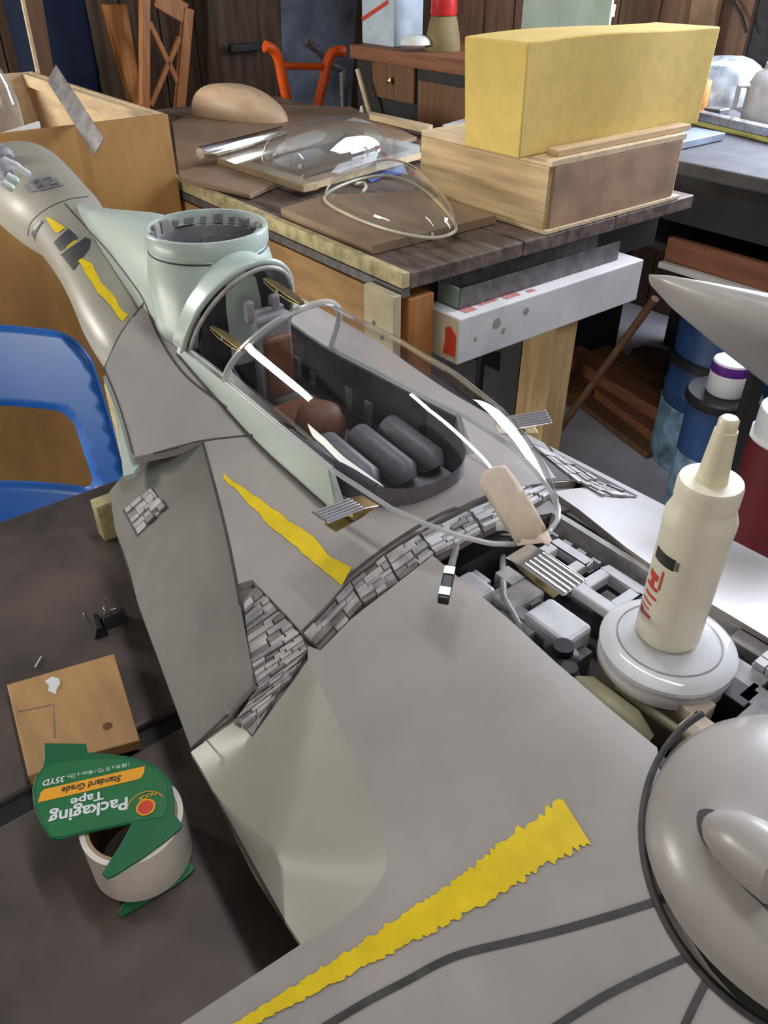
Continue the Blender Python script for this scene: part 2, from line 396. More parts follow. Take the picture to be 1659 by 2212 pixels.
cp = MB().gbox(-.002, .085, -.022, -.004, BT-.26, BT-.034).build('corner_board', 'cream', wbn, bevel=.002)
for da, dz in ((.055, -.10), (.03, -.12), (.025, -.17), (.06, -.2)):
    MB().lathe(G(da, -.0225, BT+dz), [(.0045, 0), (.0045, .001)], 12, -E2, True, True).build('screw_hole', 'gre3', cp)
for aa, bb in ((0.005, .02), (BL-.08, .02), (BL-.08, BW-.08)):
    MB().gbox(aa, aa+.075, bb, bb+.06, 0, BT-.05).build('leg', 'postw' if aa < .1 else 'pinev', wbn, bevel=.003)
qb = ab(Pa(1212, 760, -.035)); legb = qb[1]+.01
MB().gbox(-.035, .055, legb-.035, legb+.035, 0, .675).build('leg', 'pinev', wbn, bevel=.004)
MB().gbox(.06, .10, .09, BW-.03, BT-.12, BT-.034).build('end_rail', 'blackstain', wbn)
MB().gbox(.056, .115, legb-.035, legb+.035, .4, BT-.034).build('leg', 'blackstain', wbn)
MB().tube([P(1032, 868, .15), G(*ab(P(1032, 868, .15)), .70)], .012).build('steel_support', 'black', wbn)
# tan hardboard sheet lying on the bench, plywood offcut
hb = [P(372, 268, BT+.008), P(388, 388, BT+.008), P(540, 425, BT+.008), P(610, 395, BT+.008), P(900, 300, BT+.008), P(760, 235, BT+.008), P(470, 225, BT+.008)]
hb = [Vector((p.x, p.y, BT+.0026)) for p in hb]
tag(MB().prism(hb, UP*.011).build('hardboard_sheet', 'masonite', bevel=.001), 'tan hardboard sheet with a ragged edge lying on the workbench', 'board')
oc = [P(690, 472, BT+.01), P(855, 556, BT+.01), P(858, 582, BT+.01), P(1000, 520, BT+.01), P(880, 470, BT+.01), P(700, 462, BT+.01)]
oc = [G(.115, .022, 0), G(.43, .022, 0), G(.46, .16, 0), G(.35, .34, 0), G(.115, .34, 0)]
tag(MB().prism([Vector((p.x, p.y, BT+.001)) for p in oc], UP*.018).build('wood_offcut', 'masonite', bevel=.001), 'brown wooden offcut panel under the clear spare canopy on the bench', 'board')
# ================================================================== the spacecraft model
U = -E1; NV = E2
_o = Vector((.035, .608, 0))
def SH(s, t, z): return Vector((_o.x+s*U.x+t*NV.x, _o.y+s*U.y+t*NV.y, z))
def st(p): q = Vector((p.x-_o.x, p.y-_o.y, 0)); return q.dot(U), q.dot(NV)
def sstep(x, a, b): k = max(0, min(1, (x-a)/(b-a))); return k*k*(3-2*k)
def hbase(s, t):
    return .93 + .05*sstep(-s, .12, .5) - .45*(math.sqrt(t*t+.01)-.1)
def surf(px, py, fn=hbase):
    lo, hi = .70, 1.15
    for _ in range(26):
        z = (lo+hi)/2; p = P(px, py, z)
        if fn(*st(p)) > z: lo = z
        else: hi = z
    return P(px, py, (lo+hi)/2)
def pst(px, py, fn=hbase): return st(surf(px, py, fn))
def dseg(p, line):
    best = 9
    for (ax, ay), (bx, by) in zip(line, line[1:]):
        dx, dy = bx-ax, by-ay; k = max(0, min(1, ((p[0]-ax)*dx+(p[1]-ay)*dy)/(dx*dx+dy*dy+1e-12)))
        best = min(best, math.hypot(p[0]-ax-k*dx, p[1]-ay-k*dy))
    return best
CURVE = spline([(665, 1425), (720, 1540), (790, 1700), (832, 1830), (828, 1890), (790, 1940), (735, 1988), (650, 2040)], 4)
CURVE_ST = [pst(*p) for p in CURVE]
PLINE = [(440, 955), (490, 1150), (525, 1330), (553, 1478)]
PLINE_ST = [pst(*p) for p in PLINE]
FL_ST = [pst(*p) for p in ((545, 1592), (590, 1530), (640, 1462))]+CURVE_ST
def h_flank(s, t): return hbase(s, t) - .40*dseg((s, t), FL_ST)
def h_side(s, t): return hbase(s, t) - .34*dseg((s, t), PLINE_ST)

ship = thing('spacecraft_model', SH(0, 0, TZ), 'large grey spacecraft model with clear canopy and yellow stripes on the dark table', 'scale model')
SHIPV, SHIPF = [], []                      # every outer skin, for placing paint and details
def regist(mb):
    n = len(SHIPV); SHIPV.extend(mb.v); SHIPF.extend(tuple(i+n for i in f) for f in mb.f)
def skin(name, poly_st, fn, m, thick=.009, step=.011, hole=None):
    V, fs = cdt(poly_st, step, hole)
    mb = MB().add([SH(v.x, v.y, fn(v.x, v.y)) for v in V], fs)
    fix = []
    for f in mb.f:
        nn = (mb.v[f[1]]-mb.v[f[0]]).cross(mb.v[f[2]]-mb.v[f[0]])
        fix.append(f if nn.z > 0 else f[::-1])
    mb.f = fix; mb.keep = True; regist(mb); thicken(mb, -UP*thick)
    return mb.build(name, m, ship, smooth=40)
pp = lambda L, fn=hbase: [pst(*p, fn) for p in L]
# cockpit opening (ship coordinates)
def canw(s):
    tb = [(-.40, .066), (-.336, .070), (-.234, .0725), (-.02, .083), (.05, .078), (.085, .068), (.112, .056), (.132, .044), (.143, .031), (.150, .012)]
    for (s0, w0), (s1, w1) in zip(tb, tb[1:]):
        if s <= s1: return w0+(w1-w0)*max(0, (s-s0)/(s1-s0))
    return .003
hole = [(-.33, -.064), (-.2, -.067)]+spline([(-.08, -.070), (-.03, -.068), (.005, -.058), (.026, -.036), (.032, -.008), (.026, .024), (.005, .048), (-.03, .060), (-.08, .064)], 4)+[(-.2, .058), (-.33, .060)]
rearL = [(310, 655), (262, 720), (236, 772), (226, 798), (250, 862), (272, 930), (288, 988), (440, 955), (490, 1150), (512, 1262), (545, 1252), (600, 1308), (650, 1362), (700, 1312), (755, 1250), (830, 1192), (890, 1150)]
rearR = [(1176, 957), (1030, 880)]
S1 = skin('rear_hull_skin', pp(rearL)+[(.058, -.05), (.058, .06), (.062, .15)]+pp(rearR)+[(-.3, .19), (-.45, .13), (-.56, .05), (-.56, .0)], hbase, 'hull', hole=hole)
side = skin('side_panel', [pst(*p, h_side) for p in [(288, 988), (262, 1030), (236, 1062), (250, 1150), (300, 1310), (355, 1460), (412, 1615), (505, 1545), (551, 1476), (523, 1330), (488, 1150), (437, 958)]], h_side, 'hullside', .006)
S2 = skin('forward_hull_skin', pp([(665, 1395), (692, 1405), (760, 1336), (850, 1266), (935, 1200), (1000, 1255), (1100, 1338), (1200, 1430), (1310, 1525), (1420, 1615), (1427, 1690), (1420, 1780), (1445, 1920), (1480, 2010), (1535, 2095), (1620, 2190), (1750, 2300), (1500, 2600), (250, 2700), (60, 2440), (390, 2212)] + CURVE[::-1]), hbase, 'hull')
flank = skin('flank_panel', [pst(*p, h_flank) for p in CURVE + [(412, 1625), (505, 1550), (545, 1592), (590, 1530), (640, 1462)]], h_flank, 'hull2', .006)
S3 = skin('outer_hull_skin', pp([(1195, 1062), (1250, 1100), (1350, 1180), (1470, 1265), (1600, 1342), (1750, 1432), (2050, 1600), (2100, 1440), (1659, 1206), (1186, 963)])+[(.075, .15)], hbase, 'hull')
skin('edge_fairing', pp([(219, 797), (232, 790), (262, 860), (284, 930), (298, 985), (284, 1006), (262, 1012), (252, 900), (238, 850)]), lambda s, t: hbase(s, t)-.0095, 'mint', .006)
# greeble bed between the skins and under the notch
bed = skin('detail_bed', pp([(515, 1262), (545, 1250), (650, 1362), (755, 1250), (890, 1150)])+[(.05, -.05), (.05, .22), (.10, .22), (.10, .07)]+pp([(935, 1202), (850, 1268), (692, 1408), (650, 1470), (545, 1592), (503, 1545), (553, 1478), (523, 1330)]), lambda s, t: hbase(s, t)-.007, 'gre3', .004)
# neck
def pxc(px, py, z): return P(px, py, z)
neck = []
for (cx, cy, hw, z) in [(52, 402, 90, .957), (60, 409, 95, .957), (78, 426, 96, .956), (112, 458, 92, .956), (150, 492, 84, .953), (190, 572, 68, .947), (222, 640, 66, .942), (252, 692, 74, .930), (290, 752, 76, .915), (330, 800, 70, .90)]:
    c = P(cx, cy, z); d = c.y*CP + (CAMZ-z)*SP; neck.append((c.x, c.y, c.z, hw*d/F))
neck = spline(neck, 5)
mb = MB().tube([n[:3] for n in neck], [n[3] for n in neck], 40); regist(mb)
nk = mb.build('neck', 'hull2', ship, smooth=50)
# centre fairing behind the cockpit
def wr_(s): return canw(s)-.010*sstep(s, -.36, -.20)      # right half width
def fair(s):
    tb = [(-.90, .006, .985, .93), (-.874, .014, .996, .93), (-.68, .038, 1.025, .93), (-.54, .058, 1.05, .93), (-.45, .068, 1.058, .93), (-.38, .072, 1.058, .93), (-.32, .071, 1.057, .94), (-.27, .071, 1.056, .95)]
    for A, B in zip(tb, tb[1:]):
        if s <= B[0]: k = (s-A[0])/(B[0]-A[0]); return [x+(y-x)*k for x, y in zip(A[1:], B[1:])]
    return tb[-1][1:]
def arch_ring(s, w, zt, zb, slant=0, n=28, ex=1.0, wr=None):
    out = []
    for k in range(n+1):
        f = math.pi*k/n; c, q = math.cos(f), math.sin(f)
        out.append(SH(s+slant*(q**1.2), -w*abs(c)**ex if c > 0 else (wr or w)*abs(c)**ex, zb+(zt-zb)*q))
    return out
rs = []
for i in range(30):
    s = -.90+(.90-.336)*i/29; w, zt, zb = fair(s); sl = .067*sstep(s, -.5, -.336)
    rs.append(arch_ring(s, w, zt, zb, sl))
mb = MB().rings(rs, True, False, False)
_tc = SH(-.382, 0, 0)
mb.f = [f for f in mb.f if math.hypot(*(sum((mb.v[i] for i in f), Vector())/len(f)-_tc).xy) > .066]; regist(mb)
fairing = mb.build('cockpit_fairing', 'mint', ship, smooth=60)
# turret collar
TC = SH(-.382, 0, 0); TR = .0694
mb = MB().lathe(TC, [(.0735, .93), (.0735, 1.0), (.0725, 1.025), (.0685, 1.042), (.0665, 1.050), (.0685, 1.0515), (.0694, 1.053), (.0694, 1.068), (.0685, 1.070), (.0645, 1.070), (.0635, 1.064), (.0630, 1.055)], 64); regist(mb)
tur = mb.build('turret_collar', 'mint', ship, smooth=35)
MB().lathe(TC, [(.0630, 1.0545), (.058, 1.054), (.0575, .975), (.0, .974)], 48).build('turret_well', 'deck', tur, smooth=35)
for k in range(22):
    f = 2*math.pi*k/22+.1; r = Vector((math.cos(f), math.sin(f), 0)); t = Vector((-r.y, r.x, 0))
    wd_ = random.choice((.003, .005, .006)); hh = random.choice((.003, .005, .007))
    MB().box(TC+r*.0605+UP*(1.061), r*.0018, t*wd_, UP*hh).build('detail_block', random.choice(('gre', 'gre2', 'deck')), tur)
for k in range(14):
    f = 2*math.pi*k/14; r = Vector((math.cos(f), math.sin(f), 0)); t = Vector((-r.y, r.x, 0))
    MB().box(TC+r*.0565+UP*(1.012), r*.0012, t*random.choice((.0015, .005, .007)), UP*.03).build('wall_panel', random.choice(('gre', 'gre3', 'deck')), tur)
mb = MB().lathe(TC+UP*1.0465, [(.0672, -.0012), (.0682, 0), (.0672, .0012)], 64); mb.build('collar_groove', 'line', tur, smooth=60)
# cockpit arch frame (bow behind the pilot seat)
def bow(s, w, zt, zb, slant, r, name, m, ang=40):
    pts = arch_ring(s, w, zt, zb, slant, 32); return MB().tube(pts, r, 10).build(name, m, ship, smooth=ang)
bow(-.336, .0705, 1.0575, .95, .067, .0035, 'cockpit_bow', 'mint')
bow(-.330, .066, 1.0525, .945, .067, .0025, 'inner_bow', 'gre2')
# cockpit tub
tub = MB()
def tubring(z, k): return [SH(s, t*k, z) for s, t in resample(hole, .02)]
tub.rings([tubring(.945, 1.0), tubring(.90, .97), tubring(.875, .92)], False, True); tub = tub.build('cockpit_tub', 'pad', ship, smooth=50)
MB().prism([SH(-.318, t, z) for t, z in ((-.062, .89), (.062, .89), (.062, .95), (.05, 1.0), (.03, 1.03), (0, 1.042), (-.03, 1.03), (-.05, 1.0), (-.062, .95))], U*.006).build('rear_bulkhead', 'dark', ship)
# pilot seat with headrest posts
sb = MB().box(SH(-.262, .004, .955), U*.008, NV*.022, UP*.048).build('seat_back', 'deck', ship, bevel=.004)
MB().box(SH(-.250, .004, .945), U*.005, NV*.017, UP*.036).build('seat_cushion', 'leather', sb, bevel=.004)
for d in (-.018, .014): MB().box(SH(-.268, d, 1.008), U*.005, NV*.005, UP*.012).build('headrest_post', 'deck', sb, bevel=.002)
MB().box(SH(-.268, .004, 1.004), U*.004, NV*.02, UP*.004).build('headrest_bar', 'gre', sb, bevel=.002)
st_ = MB().box(SH(-.19, .0, .905), U*.035, NV*.028, UP*.012).build('seat_base', 'leather', ship, bevel=.006)
MB().lathe(SH(-.15, -.012, .918), [(.024, -.02), (.028, 0), (.022, .020), (.012, .026), (.0, .027)], 20).build('pilot_cushion', 'leather', ship, smooth=50)
for i, (s, t, ls) in enumerate(((-.070, -.034, .072), (-.060, .001, .078), (-.058, .036, .072))):
    MB().tube([SH(s-ls/2-.006, t, .920), SH(s-ls/2, t, .924), SH(s+ls/2-.006, t, .918), SH(s+ls/2, t, .912)], [.008, .0155, .0155, .010], 20).build('console_roll', 'pad', ship, smooth=50)
MB().prism([SH(s, t, .893) for s, t in ((-.10, -.055), (.0, -.052), (.022, -.03), (.027, 0), (.022, .03), (.0, .052), (-.10, .055))], UP*.012).build('console_deck', 'deck', ship, bevel=.002)
for k in range(13):
    t = -.036+k*.006; MB().box(SH(.014-.006*(t/.036)**2, t, .9065), U*.007, NV*.0011, UP*.0015).build('console_slat', 'gre', ship)
for i in range(14):
    s = -.30+i*.018; sgn = -1 if i % 2 else 1
    MB().box(SH(s, sgn*.060, .905+.01*random.random()), U*.006, NV*.005, UP*random.uniform(.006, .014)).build('side_console_box', random.choice(('deck', 'gre', 'dark')), ship)
# coaming walls
for sg in (-1, 1):
    A = []; top = []; bot = []
    for i in range(25):
        s = -.345+.315*i/24; w = canw(s) if sg < 0 else wr_(s)
        zt = .957 if i < 24 else .945
        top.append((s, w)); 
    rs = []
    for j, (s, w) in enumerate(top):
        zt = .956; zb = hbase(s, w)-.004; e = .020 if j == 24 else 0
        rs.append([SH(s+(e), sg*(w+.006), zb), SH(s, sg*(w+.0015), zt), SH(s, sg*(w-.004), zt), SH(s+e, sg*(w-.006), zb)])
    mb = MB().rings(rs); regist(mb)
    mb.build('coaming_wall', 'mint', ship, smooth=40)
    MB().rings([[SH(s, sg*((canw(s) if sg < 0 else wr_(s))-.0045), .955), SH(s, sg*((canw(s) if sg < 0 else wr_(s))-.0070), .955), SH(s, sg*((canw(s) if sg < 0 else wr_(s))-.0095), .90), SH(s, sg*((canw(s) if sg < 0 else wr_(s))-.007), .90)] for s in [-.33+.30*i/20 for i in range(21)]]).build('cockpit_liner', 'dark', ship, smooth=30)
    MB().tube([SH(s, sg*((canw(s) if sg < 0 else wr_(s))-.005), .957) for s in [-.335+.11*i/6 for i in range(7)]], .0022, 8).build('sill_rail', 'gre2', ship, smooth=40)
MB().tube([SH(-.34+.31*i/12, -(canw(-.34+.31*i/12)+.0065), hbase(-.34+.31*i/12, .08)+.0008) for i in range(13)], .0013, 6).build('coaming_joint', 'line', ship)
# clear canopy
ZB = .957
def canh(s):
    tb = [(-.234, .086), (-.1, .084), (0, .077), (.055, .066), (.092, .053), (.118, .039), (.135, .026), (.145, .015), (.150, .004)]
    for (s0, w0), (s1, w1) in zip(tb, tb[1:]):
        if s <= s1: return w0+(w1-w0)*max(0, (s-s0)/(s1-s0))
    return .003
rs = []
ss = [-.234+.36*i/24 for i in range(24)]+[.126+.024*math.sin(math.pi/2*i/10) for i in range(11)]
for s in ss: rs.append(arch_ring(s, canw(s), ZB+canh(s), ZB-.004*sstep(s, 0, .16), .067*(1-sstep(s, -.234, .02)), 32, 1.0, max(.004, wr_(s))))
cmb = MB().rings(rs, False, False, False)
canopy = thing('clear_canopy', SH(-.03, 0, ZB-.01), 'clear bubble canopy clipped over the cockpit of the grey model', 'canopy')
shell = cmb.build('canopy_shell', 'glass', canopy, smooth=80)
CANBVH = BVHTree.FromPolygons(cmb.v, cmb.f)
MB().tube(rs[0], .0036, 8).build('rear_rim', 'rim', canopy, smooth=40)
low = [r[0] for r in rs] + [r[-1] for r in rs[::-1]]
MB().tube(low, .0022, 8).build('base_rim', 'rim', canopy, smooth=40)
# ---- everything below lies on the skins
BVH = BVHTree.FromPolygons(SHIPV, SHIPF)
def hit(px, py, off=0, bvh=None):
    r = ray(px, py).normalized(); loc, n, i, d = (bvh or BVH).ray_cast(CAM, r)
    if loc is None: p = surf(px, py); return p+UP*off, UP.copy()
    if n.dot(r) > 0: n = -n
    return loc+n*off, n
def ribbon(pts, w, name, m, parent, n=6, off=.0006, wend=None, bvh=None, label=None):
    pts = spline(pts, n) if n > 1 else pts; c = [hit(x, y, off, bvh) for x, y in pts]; mb = MB(); L = []; 
    for i, (p, nn) in enumerate(c):
        t = c[min(i+1, len(c)-1)][0]-c[max(i-1, 0)][0]; sd = nn.cross(t).normalized()
        ww = w + ((wend if wend is not None else w)-w)*i/(len(c)-1)
        L.append([p-sd*ww/2-nn*.0012, p-sd*ww/2, p+sd*ww/2, p+sd*ww/2-nn*.0012])
    return mb.rings(L, True, True).build(name, m, parent, label=label)
def decal(poly, name, m, parent, step=10, off=.0008, bvh=None, label=None):
    V, fs = cdt(poly, step); mb = MB().add([hit(v.x, v.y, off, bvh)[0] for v in V], fs)
    o = mb.build(name, m, parent, smooth=60, label=label); return o
def rough_edge(A, B, amp, n):              # two polylines -> jagged outline polygon
    def jag(L):
        pts = []; L2 = resample_line(L, n)
        for i, p in enumerate(L2):
            pts.append((p[0]+random.uniform(-amp, amp), p[1]+random.uniform(-amp, amp)))
        return pts
    return jag(A)+jag(B)[::-1]
def resample_line(L, n):
    d = [0]
    for a, b in zip(L, L[1:]): d.append(d[-1]+math.hypot(b[0]-a[0], b[1]-a[1]))
    out = []
    for k in range(n+1):
        x = d[-1]*k/n; i = 0
        while i < len(L)-2 and d[i+1] < x: i += 1
        f = (x-d[i])/(d[i+1]-d[i]+1e-9); out.append((L[i][0]+(L[i+1][0]-L[i][0])*f, L[i][1]+(L[i+1][1]-L[i][1])*f))
    return out
# yellow stripes
YL = 'yellow paint stripe with rough edges'
decal(rough_edge([(482, 1024), (545, 1068), (620, 1120), (690, 1172), (712, 1205), (762, 1228)], [(484, 1034), (530, 1080), (595, 1148), (655, 1195), (690, 1228), (738, 1264)], 2.5, 22), 'yellow_stripe', 'yellow', S1, 9, label=YL)
def sawtooth(C, w0, w1, n, amp):           # centre line, half widths
    L2 = resample_line(C, n); A = []; B = []
    for i, p in enumerate(L2):
        q = L2[min(i+1, n)]; r = L2[max(i-1, 0)]; dx, dy = q[0]-r[0], q[1]-r[1]; l = math.hypot(dx, dy); nx, ny = -dy/l, dx/l
        hw = w0+(w1-w0)*(i/n)**1.25; e = lambda: hw*(1+random.uniform(-amp, amp))+random.uniform(0, 4)
        a, b = e(), e(); A.append((p[0]+nx*a, p[1]+ny*a)); B.append((p[0]-nx*b, p[1]-ny*b))
    return A+B[::-1]
decal(sawtooth([(480, 2240), (700, 2112), (850, 2025), (1000, 1935), (1120, 1850), (1244, 1772)], 9, 54, 120, .17), 'yellow_stripe', 'yellow', S2, 12, label=YL)
decal(rough_edge([(100, 470), (112, 473), (142, 492)], [(116, 497), (122, 503), (126, 505)], 1, 6), 'yellow_stripe', 'yellow', nk, 6, .0012, label=YL)
decal(rough_edge([(176, 560), (200, 570), (215, 605), (245, 640), (262, 670), (276, 682)], [(170, 566), (192, 600), (212, 635), (236, 655), (255, 685), (266, 695)], 1.5, 12), 'yellow_stripe', 'yellow', nk, 6, .0012, label=YL)
ribbon([(1190, 990), (1215, 1008), (1240, 1030)], .004, 'yellow_stripe', 'yellow', S3, label='thin yellow paint stripe')
# panel lines
for L, w, wp in [([(310, 655), (262, 720), (236, 772), (224, 800)], .0022, S1), ([(288, 990), (360, 972), (440, 952), (545, 940)], .0022, S1), ([(226, 798), (252, 862), (274, 930), (290, 990)], .002, S1),
                 ([(438, 955), (489, 1150), (524, 1330), (552, 1478)], .0026, S1), ([(552, 1478), (505, 1530), (412, 1618)], .0018, S1),
                 ([(1440, 1940), (1320, 1978), (1200, 2012), (1090, 2038), (1000, 2060), (940, 2085), (880, 2118), (790, 2165), (690, 2225)], .0042, S2),
                 ([(1495, 2062), (1400, 2105), (1300, 2155), (1190, 2225)], .004, S2), ([(1532, 2108), (1505, 2160), (1475, 2225)], .004, S2),
                 ([(738, 1262), (762, 1238), (830, 1186), (900, 1140), (960, 1108), (1030, 1080)], .0035, S1),
                 ([(140, 440), (185, 490), (235, 545), (285, 610), (312, 652), (345, 730), (402, 812), (490, 880)], .0024, nk),
                 ([(60, 508), (68, 480), (100, 452), (145, 432), (190, 425)], .0022, nk), ([(75, 520), (82, 495), (96, 478)], .0022, nk)]:
    ribbon(L, w, 'panel_line', 'line', wp)
# neck details: recess with bridge, vent, deck blocks, tip machinery
decal([(117, 524), (148, 494), (172, 517), (134, 546)], 'recess', 'dark', nk, 8, .0008)
decal([(135, 553), (182, 513), (197, 518), (194, 538), (178, 558), (160, 585)], 'recess', 'dark', nk, 8, .0008)
ribbon([(133, 549), (160, 530), (182, 512)], .006, 'recess_bridge', 'hull2', nk, off=.002)
ribbon([(147, 538), (155, 531), (166, 523)], .005, 'yellow_stripe', 'yellow', nk, off=.0027)
decal([(68, 505), (84, 478), (92, 482), (74, 515)], 'vent', 'dark', nk, 6, .0008)
ribbon([(76, 496), (90, 480)], .007, 'vent_block', 'mint', nk, 3, off=.002)
decal([(52, 402), (72, 388), (105, 381), (120, 390), (140, 401), (92, 412), (66, 416)], 'deck_plate', 'deck', nk, 8, .0012)
for i, (x, y) in enumerate(((80, 395), (92, 391), (104, 388), (116, 391), (88, 405), (104, 402), (120, 400))):
    p, n = hit(x, y, .001); MB().box(p, U*.004, n.cross(U)*.005, n*.002).build('deck_block', 'gre' if i % 2 else 'gre3', nk)
for x0, y0, x1, y1, r, m in ((-15, 352, 20, 380, .014, 'deck'), (8, 346, 45, 362, .006, 'white'), (15, 380, 40, 395, .007, 'mint'), (5, 395, 30, 410, .006, 'mint'), (40, 362, 66, 378, .005, 'white'), (-10, 325, 18, 345, .016, 'deck')):
    z = 1.018
    a_, b_ = P(x0, y0, z+.025), P(x1, y1, z+.015); MB().tube([a_, a_+(b_-a_)*.8, b_], [r, r, r*.6], 12).build('tip_actuator', m, nk, smooth=40)

# greeble blocks in quads given in pixels (rows along the strip)
def greeble(quad, nu, nv, parent, fn=hbase, off=-.006, hmin=.003, hmax=.0062, split=.35, mats=('gre', 'gre2', 'gre2', 'gre3')):
    q = [Vector(p) for p in quad]
    bl = lambda u, v: (q[0]*(1-u)+q[1]*u)*(1-v)+(q[3]*(1-u)+q[2]*u)*v
    v = 0; rows = sorted([0, 1]+[(j+random.uniform(-.2, .2))/nv for j in range(1, nv)])
    for v0, v1 in zip(rows, rows[1:]):
        cuts = [0]; 
        while cuts[-1] < 1: cuts.append(min(1, cuts[-1]+random.uniform(.6, 1.6)/nu))
        if len(cuts) > 2 and 1-cuts[-2] < .3/nu: cuts.pop(-2)
        for u0, u1 in zip(cuts, cuts[1:]):
            gu, gv = .035/nu, .04/nv; hh = random.uniform(hmin, hmax)
            c = [bl(a, b) for a, b in ((u0+gu, v0+gv), (u1-gu, v0+gv), (u1-gu, v1-gv), (u0+gu, v1-gv))]
            w = [surf(p.x, p.y, fn)+UP*off for p in c]
            MB().prism(w, UP*hh).build('detail_block', random.choice(mats), parent)
nb = bed
greeble([(524, 1290), (552, 1260), (600, 1312), (531, 1362)], 1.5, 6, nb)
greeble([(531, 1364), (602, 1314), (648, 1366), (542, 1432)], 2, 6, nb)
greeble([(543, 1434), (650, 1368), (664, 1400), (556, 1480)], 3, 5, nb)
greeble([(556, 1482), (664, 1402), (625, 1466), (512, 1548)], 4, 6, nb)
greeble([(512, 1550), (600, 1488), (572, 1540), (545, 1588)], 2.5, 5, nb)
greeble([(655, 1366), (757, 1256), (784, 1302), (690, 1400)], 3, 4, nb)
greeble([(758, 1254), (830, 1198), (862, 1252), (785, 1300)], 3, 5, nb)
greeble([(832, 1197), (905, 1150), (938, 1194), (864, 1250)], 2, 5, nb)
greeble([(908, 1148), (1010, 1098), (1040, 1140), (940, 1192)], 2.5, 6, nb, mats=('gre2', 'gre', 'white'))
greeble([(1014, 1096), (1110, 1055), (1140, 1096), (1045, 1138)], 2.5, 6, nb, mats=('gre2', 'gre', 'white'))
greeble([(1112, 1052), (1176, 1028), (1194, 1062), (1142, 1094)], 2, 6, nb, mats=('gre2', 'gre', 'white'))
decal([(265, 1103), (326, 1052), (362, 1098), (296, 1160)], 'detail_recess', 'line', side, 10, .0003)
greeble([(270, 1105), (326, 1056), (358, 1098), (298, 1155)], 4, 5, side, h_side, -.0005, .001, .004)
MB().tube([hit(497, 1544, .001)[0], hit(551, 1482, .001)[0]], .003, 8).build('conduit', 'gre3', nb, smooth=40)
decal([(1150, 958), (1200, 978), (1378, 1072), (1340, 1076), (1200, 1030)], 'detail_recess', 'line', S3, 10, .0003)
greeble([(1150, 966), (1196, 980), (1290, 1040), (1250, 1046)], 8, 4, S3, hbase, 0, .001, .004, mats=('gre', 'gre2', 'white'))
greeble([(1254, 1046), (1292, 1042), (1376, 1076), (1300, 1072)], 6, 3, S3, hbase, 0, .001, .004, mats=('gre', 'gre2', 'white'))
ribbon([(1172, 1040), (1220, 1036), (1270, 1050), (1305, 1068)], .006, 'panel_line', 'line', S3)

# central trench with machinery
def hz(s, t): return hbase(s, t)
tr = MB().rings([[SH(s, -.085, .90), SH(s, -.078, .86), SH(s, .078, .86), SH(s, .088, .905)] for s in (.095, .2, .30, .46)], True, True, False)
tr = tr.build('trench_floor', 'dark', ship)
def rail(s0, s1, t, z0, z1, w, name='trench_rail', m='gre'):
    return MB().box(SH((s0+s1)/2, t, (z0+z1)/2), U*(s1-s0)/2, NV*w, UP*(z1-z0)/2).build(name, m, tr)
rail(.10, .36, .070, .865, .915, .003, 'trench_wall', 'gre2'); rail(.10, .36, .058, .865, .890, .004, m='gre3')
for k in range(15): rail(.105+k*.016, .114+k*.016, .0645, .885, .898, .002, 'rail_tooth', 'white')
rail(.10, .33, -.070, .865, .905, .004, 'trench_wall', 'gre'); rail(.11, .30, -.052, .865, .880, .008, m='white')
for (s0, s1, t0, t1) in ((.125, .165, .008, .050), (.175, .215, .010, .056)):   # rectangular frames
    z = .905; w = .005; fr = MB()
    for (a0, a1, c0, c1) in ((s0, s1, t0, t0+2*w), (s0, s1, t1-2*w, t1), (s0, s0+2*w, t0+2*w, t1-2*w), (s1-2*w, s1, t0+2*w, t1-2*w)):
        fr.box(SH((a0+a1)/2, (c0+c1)/2, z), U*(a1-a0)/2, NV*(c1-c0)/2, UP*.005)
    fr.build('bracket_frame', 'white', tr, bevel=.0015)
    MB().box(SH((s0+s1)/2, (t0+t1)/2, .88), U*.006, NV*.006, UP*.02).build('bracket_post', 'gre3', tr)
for i in range(34):
    s = random.uniform(.10, .22); t = random.uniform(-.066, .0)
    MB().box(SH(s, t, .872+random.uniform(0, .012)), U*random.uniform(.004, .013), NV*random.uniform(.003, .009), UP*random.uniform(.008, .016)).build('trench_block', random.choice(('gre', 'white', 'gre3', 'deck', 'gre2')), tr)
MB().box(SH(.118, -.05, .890), U*.016, NV*.018, UP*.012).build('trench_cover', 'white', tr, bevel=.004)
MB().box(SH(.19, -.022, .892), U*.022, NV*.016, UP*.012).build('trench_cover', 'white', tr, bevel=.004)
MB().box(SH(.145, -.018, .884), U*.012, NV*.02, UP*.012).build('trench_cover', 'gre2', tr, bevel=.003)
for (s, t, r, m) in ((.215, -.045, .013, 'black'), (.232, -.058, .010, 'black')):
    MB().lathe(SH(s, t, .875), [(r, 0), (r, .025), (r*.6, .028), (r*.6, .035)], 20, UP, True, True).build('dark_cap', m, tr, smooth=40)
MB().tube([SH(.235, -.062, .892), SH(.25, -.060, .900), SH(.285, -.058, .898), SH(.30, -.056, .892)], [.010, .013, .013, .008], 16).build('brass_actuator', mat('dull_olive_metal', (.30, .27, .16), .6, .3), tr, smooth=40)
MB().tube([SH(.262, -.042, .905), SH(.315, -.040, .903)], .004, 10).build('brass_rod', mat('dull_olive_metal', (.30, .27, .16), .6, .3), tr, smooth=40)
MB().tube([SH(.25, -.072, .889), SH(.32, -.070, .889)], .0055, 10).build('brass_rod', 'nozzle', tr, smooth=40)
MB().tube([SH(.09, .02, .885), SH(.14, -.03, .895), SH(.2, -.055, .892)], .003, 8).build('trench_cable', 'gre2', tr, smooth=40)
